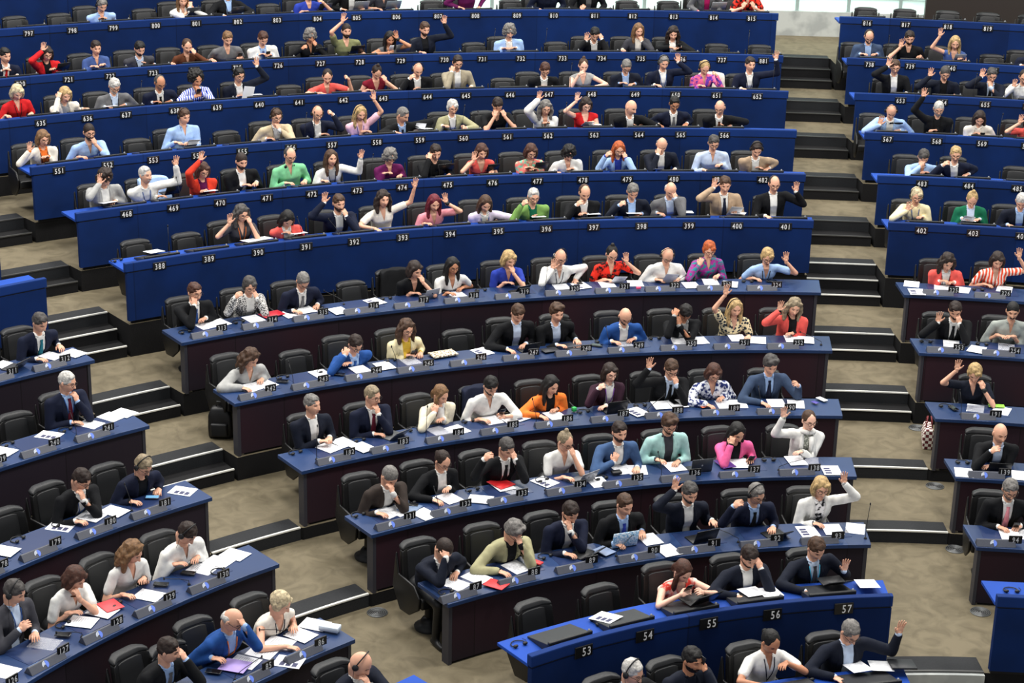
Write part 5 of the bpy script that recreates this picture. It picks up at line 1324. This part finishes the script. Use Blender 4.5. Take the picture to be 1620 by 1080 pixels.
def flat(name, what, cat, i, x, y, w, h, t, col, rot=0, group=None, rough=.5, extra=None):
    me = bev(mk(name, box_mesh((0, 0, t / 2), (w, h, t)), True, (mat('stuff_%d_%d_%d' % col, col, rough),)), min(t * .3, .003), 1)
    def b(M):
        if HIGH(i): M = M @ Matrix.Translation((0, 0, .05)) @ Matrix.Rotation(math.radians(9), 4, 'X')
        o = obj(name, me, mw=M)
        if extra: extra(o, w, h, t)
        return o
    STACK[0] = (STACK[0] + 1) % 5
    return item(name, cat, what, i, x, y, b, rot, 0, group, .018 + STACK[0] * .0012)
def scr(col):
    def f(o, w, h, t):
        obj('screen', mk('screen', box_mesh((0, 0, t + .0006), (w * .88, h * .9, .001)), False, (mat('screen_%d_%d_%d' % col, col, .15),)), o)
    return f
for i, x, y, r, c in ((1, 338, 1065, 30, 0), (2, 298, 909, 35, 0), (2, 255, 927, 40, 0), (2, 100, 1007, 30, 0), (3, 241, 789, 50, 1), (3, 1066, 638, 10, 0), (3, 1300, 634, 30, 2), (3, 1508, 648, 20, 0), (4, 447, 605, 50, 0), (4, 536, 594, 50, 0), (5, 503, 488, 40, 0), (5, 915, 449, 10, 0), (2, 651, 801, 50, 0), (5, 1220, 447, 80, 0), (4, 944, 548, 60, 0)):
    flat('smartphone', ('black', 'light blue lit', 'white')[c] + ' smartphone', 'phone', i, x, y, .075, .15, .009, ((22, 23, 26), (60, 70, 90), (226, 228, 232))[c], r, None, .3, scr(((12, 13, 16), (120, 180, 226), (236, 238, 240))[c]))
flat('booklet', 'red and white booklet', 'booklet', 1, 785, 927, .17, .23, .008, (190, 40, 46), 28)
flat('spectacle_case', 'small red case', 'case', 1, 849, 893, .07, .13, .02, (214, 58, 58), 25)
flat('folder', 'red folder', 'folder', 2, 789, 764, .22, .26, .006, (206, 32, 38), 15)
flat('folder', 'red folder', 'folder', 2, 175, 961, .19, .22, .006, (214, 62, 68), -10)
flat('folder', 'red folder', 'folder', 5, 430, 499, .30, .20, .006, (176, 20, 40), 10)
flat('folder', 'purple folder', 'folder', 2, 1147, 736, .17, .24, .006, (88, 44, 130), 10)
flat('folder', 'lilac and light blue folder', 'folder', 1, 372, 1056, .22, .26, .004, (172, 150, 214), 25)
flat('folder', 'bright green folder', 'folder', 3, 1576, 644, .20, .10, .004, (140, 200, 60), 0)
flat('folder', 'black folder', 'folder', 4, 870, 556, .22, .15, .006, (34, 36, 42), 10)
flat('folder', 'large open black folder', 'folder', -1, 1426, 1062, .24, .24, .02, (28, 30, 34), -10)
flat('notebook', 'orange notebook', 'notebook', 3, 1111, 644, .09, .13, .006, (196, 90, 50), 20)
flat('envelope', 'grey-blue envelope', 'envelope', 2, 648, 806, .24, .20, .003, (110, 130, 160), 30)
flat('envelope', 'grey-blue envelope', 'envelope', 1, 956, 874, .16, .20, .003, (130, 146, 176), 20)
flat('carton', 'pale blue carton', 'box', 1, 522, 999, .10, .20, .05, (196, 206, 216), 30)
flat('green_box', 'small green tin', 'tin', 3, 908, 652, .05, .05, .05, (40, 170, 80), 10)
flat('pouch', 'black pouch', 'pouch', 2, 975, 751, .11, .08, .03, (24, 25, 28), 0)
flat('eraser', 'pink eraser', 'eraser', 5, 1010, 459, .06, .035, .03, (236, 80, 120), 10)
M_NEWS = mat('newspaper_print', (226, 216, 190), .8, 0, 34, (120, 100, 80), kind='voronoi')
flat('newspaper', 'crumpled newspaper', 'newspaper', 4, 701, 563, .34, .20, .02, (222, 212, 184), 5).data.materials[0] = M_NEWS
flat('card', 'violet card', 'card', 3, 1289, 639, .06, .09, .004, (70, 60, 150), 30)

# laptops and tablets: the lid is turned to the camera
def laptop(i, x, y, w, col, what, rot=0, lean=18, dz=0., lidmat=None, cat='laptop', logo=False):
    m = lidmat or mat('lid_%d_%d_%d' % col, col, .35, metal=.2); h = w * .66
    def b(M):
        if HIGH(i): M = M @ Matrix.Translation((0, 0, .055 if i != 0 else .075))
        r = obj('laptop' if cat == 'laptop' else 'tablet', None, mw=M)
        obj('keyboard_deck', bev(mk('keyboard_deck', box_mesh((0, -h * .5, .008), (w, h, .014)), True, (mat('deck_%d_%d_%d' % col, tuple(int(v * .8) for v in col), .5),)), .003, 1), r)
        L = Matrix.Translation((0, 0, .012)) @ Matrix.Rotation(math.radians(-lean), 4, 'X')
        lid = obj('lid', bev(mk('lid', box_mesh((0, .004, h / 2), (w, .009, h)), True, (m,)), .003, 1), r, mw=L)
        obj('screen', mk('screen', box_mesh((0, -.002, h / 2), (w * .94, .003, h * .9)), False, (M_SCREEN,)), lid)
        if logo: obj('logo', mk('logo', ell_mesh((0, .009, h / 2), (.011, .0015, .012), None, 10, 6), True, (M_LEATHG if sum(col) > 200 else mat('logo_silver', (150, 152, 156), .3),)), lid)
        return r
    return item('laptop', cat, what, i, x, y, b, rot, 0, None, .002)
M_BSCR = mat('blue_speckled_lid', (226, 238, 250), .4, 0, 60, (120, 176, 214), kind='noise')
laptop(1, 987, 866, .30, (30, 30, 34), 'laptop with pale blue speckled lid', 0, 14, 0, M_BSCR)
laptop(2, 926, 764, .27, (138, 140, 146), 'silver laptop', 22, 30, logo=True)
laptop(2, 1109, 747, .26, (58, 60, 66), 'dark grey laptop', 2, 12, logo=True)
laptop(3, 975, 654, .27, (20, 21, 24), 'black laptop', 5, 18)
laptop(3, 628, 693, .26, (92, 94, 98), 'grey tablet in a folding cover', 22, 45, cat='tablet')
laptop(5, 682, 472, .22, (150, 152, 158), 'silver laptop', 14, 22, logo=True)
laptop(5, 824, 464, .22, (24, 25, 28), 'black tablet', 18, 35, cat='tablet')
laptop(1, 1114, 858, .28, (26, 27, 30), 'black tablet on a stand', 8, 24, cat='tablet')
laptop(1, 1230, 850, .24, (24, 25, 28), 'black tablet leaning low', 14, 52, cat='tablet')
laptop(1, 930, 880, .26, (22, 23, 26), 'black tablet leaning low', 28, 55, cat='tablet')
laptop(4, 839, 557, .24, (22, 23, 26), 'black tablet', 10, 30, cat='tablet')
laptop(4, 907, 550, .24, (70, 74, 84), 'grey tablet lying flat', 8, 76, cat='tablet')
laptop(2, 1580, 748, .26, (18, 19, 22), 'black tablet', -4, 30, cat='tablet')
laptop(5, 28, 584, .24, (64, 66, 70), 'dark grey laptop', 24, 40)
laptop(0, 1110, 965, .30, (20, 21, 24), 'black laptop', 12, 42)
laptop(0, 1320, 936, .26, (20, 21, 24), 'black tablet', 4, 55, cat='tablet')
for i, x, y, w, c, nm, ct in ((11, 301, 27, .26, (70, 72, 78), 'dark grey laptop', 'laptop'), (11, 370, 23, .22, (60, 62, 66), 'dark tablet', 'tablet'), (11, 507, 17, .24, (60, 62, 68), 'dark grey laptop', 'laptop'), (11, 566, 17, .28, (140, 142, 146), 'silver laptop', 'laptop'), (11, 617, 16, .28, (130, 140, 150), 'silver-blue laptop', 'laptop'), (11, 1130, 15, .28, (150, 152, 156), 'silver laptop', 'laptop'),
   (10, 96, 114, .22, (26, 27, 30), 'black tablet', 'tablet'), (10, 503, 89, .22, (28, 29, 32), 'black laptop', 'laptop'), (10, 564, 89, .25, (18, 19, 22), 'black laptop', 'laptop'), (10, 635, 85, .25, (120, 122, 128), 'grey laptop', 'laptop'), (10, 1516, 98, .2, (140, 142, 150), 'silver tablet', 'tablet'),
   (7, 270, 312, .25, (20, 21, 24), 'black laptop', 'laptop'), (7, 698, 276, .28, (22, 22, 26), 'black laptop', 'laptop'), (7, 853, 271, .22, (34, 35, 40), 'dark tablet', 'tablet'), (7, 777, 274, .20, (20, 20, 24), 'black tablet', 'tablet'), (8, 1414, 209, .22, (18, 19, 22), 'black tablet', 'tablet')):
    laptop(i, x, y, w, c, nm, 8, 35, cat=ct)

# desk headsets: thin black arch lying flat with two ear pieces and a cable
def dh():
    arch = [(.075 * math.cos(a), .07 * math.sin(a), .008) for a in np.linspace(-.3, math.pi + .3, 17)]
    return mk('band', join([tube_mesh(arch, .0055, 6)])), mk('earpiece', join([ell_mesh((s * .055, -.035, .016), (.028, .018, .016), None, 12, 8) for s in (-1, 1)])), mk('cable', join([tube_mesh([(.03, -.04, .006), (.08, -.02, .004), (.11, .03, .004), (.10, .08, .004)], .0025, 5)]))
DH = dh()
for m_ in DH: m_.materials.append(M_BLACK)
def dheadset(i, x, y, rot):
    def b(M):
        r = obj('desk_headset', None, mw=M); obj('band', DH[0], r); obj('earpieces', DH[1], r); obj('cable', DH[2], r); return r
    return item('desk_headset', 'headset', 'thin black headset lying flat', i, x, y, b, rot, 0, 'headsets on the desks', .004)
for i, x, y, r in ((1, 767, 904, 200), (1, 862, 881, 200), (1, 705, 938, 190), (2, 562, 812, 190), (2, 657, 792, 190), (2, 745, 774, 190), (2, 857, 760, 200), (2, 950, 757, 190), (2, 1215, 728, 180), (2, 345, 905, 210), (2, 181, 957, 200), (2, 93, 986, 200), (2, 1522, 732, 180),
   (3, 463, 714, 190), (3, 567, 697, 190), (3, 653, 680, 190), (3, 740, 667, 190), (3, 838, 656, 190), (3, 922, 652, 190), (3, 1012, 642, 180), (3, 1091, 639, 180), (3, 1185, 633, 180), (3, 25, 853, 200), (3, 86, 826, 200), (3, 1495, 643, 180), (4, 357, 616, 190), (4, 446, 597, 190), (4, 511, 588, 190), (4, 617, 571, 190), (4, 697, 563, 185), (4, 782, 552, 185), (4, 950, 541, 185), (4, 1035, 536, 180), (4, 103, 681, 200), (4, 8, 702, 200), (4, 1464, 541, 180), (4, 1553, 545, 180),
   (5, 292, 526, 190), (5, 377, 510, 190), (5, 460, 490, 190), (5, 610, 473, 185), (5, 695, 464, 185), (5, 760, 460, 185), (5, 1092, 444, 180), (5, 1182, 446, 180), (5, 1547, 459, 180), (6, 184, 413, 200), (0, 820, 1020, 180), (0, 1246, 931, 180), (0, 1599, 935, 180), (-1, 1290, 1073, 180), (0, 945, 985, 90), (0, 990, 982, 0)): dheadset(i, x, y, r)

# gooseneck microphones
def gneck(h, lean, side):
    pts = [(0, 0, 0), (0, 0, h * .3), (side * .01, -lean * .35, h * .6), (side * .03, -lean, h)]
    return join([tube_mesh(pts, .0035, 6), ell_mesh(pts[-1], (.009, .009, .018), None, 8, 6)])
M_MIC = M_BLACK
ME_G = [mk('gooseneck', gneck(.30, .06, 1)), mk('gooseneck', gneck(.16, .28, 1)), mk('gooseneck', gneck(.40, .03, -1))]
for m_ in ME_G: m_.materials.append(M_BLACK)
ME_MB = mk('base', rc_mesh((0, 0, .004), (0, 0, .010), .018, .014, 12, 3)); ME_MB.materials.append(M_BLACK)
def mic(i, x, y, k, rot):
    def b(M):
        if HIGH(i): M = M @ Matrix.Translation((0, 0, .08))
        r = obj('gooseneck_microphone', None, mw=M); obj('gooseneck', ME_G[k], r); obj('base', ME_MB, r); return r
    return item('mic', 'microphone', 'thin black gooseneck microphone', i, x, y, b, rot, 0, 'gooseneck microphones', .001)
for i, x, y, k, r in ((1, 975, 880, 1, -70), (1, 1168, 858, 1, 60), (1, 441, 1000, 1, 80), (1, 372, 1076, 1, -110), (2, 130, 1008, 1, 80), (2, 863, 776, 0, 0), (2, 1046, 756, 0, 0), (2, 1232, 744, 1, -110), (2, 694, 813, 0, 0), (3, 501, 727, 2, 0), (3, 674, 695, 2, 0), (3, 848, 670, 0, 0), (3, 1025, 652, 1, -70), (3, 121, 690, 0, 0), (4, 628, 584, 0, 40), (4, 464, 611, 0, 0), (4, 963, 553, 0, 0), (4, 1299, 546, 1, 70), (4, 121, 691, 0, 0), (5, 383, 514, 1, 0), (5, 544, 482, 1, 40), (5, 863, 464, 2, 0), (3, 208, 808, 0, 0), (2, 299, 925, 1, 80), (3, 1520, 656, 0, 0), (1, 1369, 852, 2, 0), (5, 1060, 458, 1, -70), (3, 1203, 650, 0, 0), (3, 550, 719, 0, 0)):
    if (i, x) in ((3, 121), (3, 550)): continue
    mic(i, x, y, k, r)
for x, i, k in ((1225, 9, 2), (1405, 10, 2), (1540, 9, 2), (1580, 8, 2), (700, 7, 0), (482, 6, 0), (430, 7, 2), (592, 7, 2), (735, 8, 2), (765, 8, 0), (502, 8, 2), (487, 8, 2), (633, 9, 0), (898, 8, 2), (905, 9, 2), (290, 7, 0), (540, 6, 1), (1040, 9, 2), (225, 9, 2), (273, 6, 2), (865, 10, 2), (783, 10, 2), (1185, 10, 2), (1120, 5, 2)):
    if i == 5: continue
    t = th_at_px(i, 'M' if x < 1300 else 'R', x); X = P(rad(i, t) + .12, t, desk_z(i)); u, v = proj(X)
    mic(i, u, v, k, rnd.uniform(-30, 30))

# tall rows: every place has a tilted black writing pad with a control strip under the lip
def padmesh(w=.50, d=.36):
    x = w / 2
    V = [(-x, -d / 2, .003), (x, -d / 2, .003), (x, d / 2, .003), (-x, d / 2, .003), (-x, -d / 2, .018), (x, -d / 2, .018), (x, d / 2, .095), (-x, d / 2, .095)]
    return np.array(V, float), [(0, 3, 2, 1), (4, 5, 6, 7), (0, 1, 5, 4), (1, 2, 6, 5), (2, 3, 7, 6), (3, 0, 4, 7)]
M_PAD = mat('dark_writing_pad', (42, 43, 46), .45, .08, 30, spec=.4)
ME_PAD = bev(mk('pad', padmesh(), False, (M_PAD,)), .003, 1)
ME_BAR = bev(mk('control_strip', box_mesh((0, .185, .088), (.50, .035, .065)), False, (M_BLACK,)), .005, 1)
ME_SPK = mk('microphone_socket', rc_mesh((-.215, .185, .118), (-.215, .185, .130), .016, .013, 12, 2)); ME_SPK.materials.append(M_GREY)
for n, (i, blk, th) in SEAT.items():
    if not HIGH(i): continue
    M = Matrix.Translation((0, 0, desk_z(i))) @ frame(i, blk, th + (.0 if i else -.16 / RR[0]), .285)
    r = obj('writing_console', None, mw=M, category='console', group='black writing consoles')
    obj('pad', ME_PAD, r); obj('control_strip', ME_BAR, r); obj('microphone_socket', ME_SPK, r)
    if n in TAKEN: lab = cut('black tilted desk pad in front of the', TAKEN[n]['f'][9])
    elif n in EMPTYL: lab = cut('black tilted desk pad before the', EMPTYL[n])
    else:
        a, w, ds = near(n); lab = cut('black tilted desk pad %s of the' % (w if a == 'next to' else 'two ' + w), ds)
    r['label'] = uniq(lab, n)
# low rows: a flush writing leaf marks every place
ME_LEAF = mk('writing_leaf', box_mesh((0, 0, .0015), (.50, .36, .003)), False, (M_LEAF,))
for n, (i, blk, th) in SEAT.items():
    if HIGH(i) or n in ('83', '51', '84'): continue
    root, inv = DESKS[(i, blk)]
    obj('writing_leaf', ME_LEAF, root, mw=inv @ Matrix.Translation((0, 0, ZL[i])) @ frame(i, blk, th - .0, .36))

# labels of the desk things, each tied to the person or place it lies before
grp = {}
for n, what, x, o, cat, g in ITEMS: grp.setdefault((n, what), []).append((x, o, cat, g))
for (n, what), L in grp.items():
    L.sort(key=lambda q: q[0])
    for k, (x, o, cat, g) in enumerate(L):
        if n in TAKEN: ds = TAKEN[n]['f'][9]
        elif n in EMPTYL: ds = EMPTYL[n]
        else: ds = near(n)[1] + ' side neighbour of the ' + near(n)[2] if n else 'desk'
        pre = (ORDW[k] + ' ' if len(L) > 1 else '') + what + (' from the left,' if len(L) > 1 else '') + (' by the' if n else '')
        o['label'] = uniq(cut(pre, ds), n); o['category'] = cat
        if g: o['group'] = g

# ------------------------------------------------------------------ on the floor
def at_floor(u, v, z): return Vector(on_z(u, v, z))
M_GRILLE = mat('grille_metal', (120, 122, 122), .35, metal=.6)
M_HOLE = mat('grille_dark', (34, 34, 34), .8)
for k, (u, v, z, w) in enumerate(((597, 969, .28, 'between the two lowest aisle ends, left of the backmost front chair'), (1479, 769, .43, 'in the right aisle, second from the top'), (1451, 677, .58, 'in the right aisle beside the checked bag'), (1511, 869, .28, 'in the right aisle just below the lowest steps'), (1551, 968, .28, 'on the open carpet at the lower right'))):
    r = obj('floor_grille', None, loc=tuple(at_floor(u, v, z)), label=cut('round metal floor grille', w), category='grille', group='round floor grilles')
    obj('plate', mk('plate', ell_mesh((0, 0, .001), (.112, .112, .003), None, 32, 6), True, (M_HOLE,)), r)
    rg = [tube_mesh([(a * math.cos(t), a * math.sin(t), .005) for t in np.linspace(0, 2 * math.pi, 33)], .0055, 5) for a in (.03, .05, .07, .09, .108)]
    obj('rings', mk('rings', join(rg + [ell_mesh((0, 0, .004), (.012, .012, .004), None, 12, 6)]), True, (M_GRILLE,)), r)
# checked bag beside the desk end in the right aisle
p = at_floor(1466, 704, .58)
M_CHECK = mat('checked_cloth', (226, 220, 210), .85, scale=24, col2=(92, 26, 34), kind='check')
th = math.atan2(p.x, p.y)
bag = obj('checked_bag', None, mw=Matrix.Translation(p) @ Matrix.Rotation(math.pi - th + 1.45, 4, 'Z'), label='red and white checked shopping bag beside the desk end in the right aisle', category='bag')
obj('body', bev(mk('body', loft([np.array([(sx * w, sy * d, z) for sx, sy in ((-1, -1), (1, -1), (1, 1), (-1, 1))]) for z, w, d in ((.0, .15, .06), (.15, .165, .075), (.27, .16, .05))]), True, (M_CHECK,)), .012, 2), bag)
for s in (-1, 1): obj('handle', mk('handle', tube_mesh([(-.07, s * .04, .26), (-.06, s * .03, .36), (0, s * .02, .40), (.06, s * .03, .36), (.07, s * .04, .26)], .009, 6), True, (mat('handle_red', (110, 30, 36), .7),)), bag)
# black backpack under the left end of the 242 desk
p = at_floor(350, 690, .88)
bp_ = obj('backpack', None, mw=Matrix.Translation(p) @ Matrix.Rotation(.5, 4, 'Z'), label='black backpack on the carpet under the desk end of the light grey wrap', category='backpack')
bl = loft([np.array([(sx * w + .01 * math.sin(9 * z), sy * d, z) for sx, sy in ((-1, -1), (1, -1), (1, 1), (-1, 1))]) for z, w, d in ((.0, .14, .09), (.14, .155, .105), (.30, .145, .09), (.40, .10, .06))])
obj('body', bev(mk('body', bl, True, (M_LEATHER,)), .04, 3, .5), bp_)
obj('pocket', bev(mk('pocket', box_mesh((0, -.115, .13), (.21, .06, .17)), True, (M_BLACK,)), .025, 3, .5), bp_)
obj('handle', mk('handle', tube_mesh([(-.05, 0, .40), (-.04, 0, .46), (.04, 0, .46), (.05, 0, .40)], .008, 6), True, (M_BLACK,)), bp_)
# jackets hung on chairs
def hung(n, col, lab):
    i, blk, th = SEAT[n]
    M = Matrix.Translation((0, 0, FL[i])) @ frame(i, blk, th, .74)
    V, Fc = arcpanel(.50, .44, .50, .925, -.20, -.275, .12, 0, 12, 6)
    V = fnoise(V, .014, 12, 3.)
    r = obj('hung_jacket', bev(mk('hung_jacket', (V, Fc), True, (cloth(col),)), .015, 2, 1.), mw=M, label=lab, category='jacket')
hung('469', 'lb', 'light blue jacket hung over the chair of the white-haired moustached person')
hung('317', 'k', 'black coat over the chair behind the laptop user in black')
hung('651', 'iv', 'white jacket over the chair of the pink and purple blouse wearer')
hung('185', 'n', 'navy jacket over the chair of the bearded person in white')

# phones and sheets held in hands
ME_HP = bev(mk('smartphone', box_mesh((0, 0, 0), (.072, .145, .009)), True, (mat('stuff_22_23_26', (22, 23, 26), .3),)), .003, 1)
ME_HW = bev(mk('smartphone', box_mesh((0, 0, 0), (.072, .145, .009)), True, (mat('phone_white', (226, 226, 228), .3),)), .003, 1)
ME_HS = mk('screen', box_mesh((0, 0, .005), (.064, .130, .001)), False, (M_SCREEN,))
for n, k, wh in (('391', 1, 1), ('185', 1, 0), ('55', 0, 0), ('137', 1, 0), ('736', 1, 0), ('726', 1, 0), ('729', 0, 1), ('395', 1, 0), ('94', 1, 0), ('639', 0, 0), ('245', 0, 0), ('b', 1, 0), ('725', 1, 0), ('569', 1, 0)):
    p = TAKEN[n]; side, kd, sh, E, W, hd = p['arms'][k]
    c = W + hd * .105 + np.array((0, .0, .035 if kd != 'F' else 0))
    Rm = Matrix.Rotation(math.radians(48), 4, 'X') if kd != 'F' else Matrix.Rotation(math.radians(70), 4, 'X') @ Matrix.Rotation(side * 1.2, 4, 'Y')
    o = obj('smartphone', ME_HW if wh else ME_HP, mw=p['M'] @ Matrix.Translation(Vector(c)) @ Rm, category='phone', group='phones held in hands',
        label=uniq(cut('%s smartphone held by the' % ('white' if wh else 'black'), p['f'][9]), n))
    obj('screen', ME_HS, o)
for n, x, y, sc_, tl in (('640', 393, 147, .85, 75), ('559', 664, 203, .8, 60), ('400', 1163, 334, .9, 45), ('322', 1060, 441, .9, 50), ('321', 978, 444, .9, 45), ('554', 304, 227, .9, 40), ('403', 1531, 348, .8, 45), ('563', 930, 196, .8, 30), ('480', 1040, 268, .7, 20)):
    p = TAKEN[n]; Mi = np.array(p['M'].inverted()); hand = p['arms'][1][4] + p['arms'][1][5] * .08
    yy = hand[1] + .03; o_ = Mi[:3, :3] @ CO + Mi[:3, 3]; dd = Mi[:3, :3] @ ray(x, y); c = o_ + dd * ((yy - o_[1]) / dd[1])
    o = obj('paper_sheet', ME_A4, mw=p['M'] @ Matrix.Translation(Vector(c)) @ Matrix.Rotation(math.radians(tl), 4, 'X') @ Matrix.Rotation(.15, 4, 'Z') @ Matrix.Scale(sc_, 4), category='paper', group='papers on the desks',
        label=uniq(cut('white sheet held up by the', p['f'][9]), n))
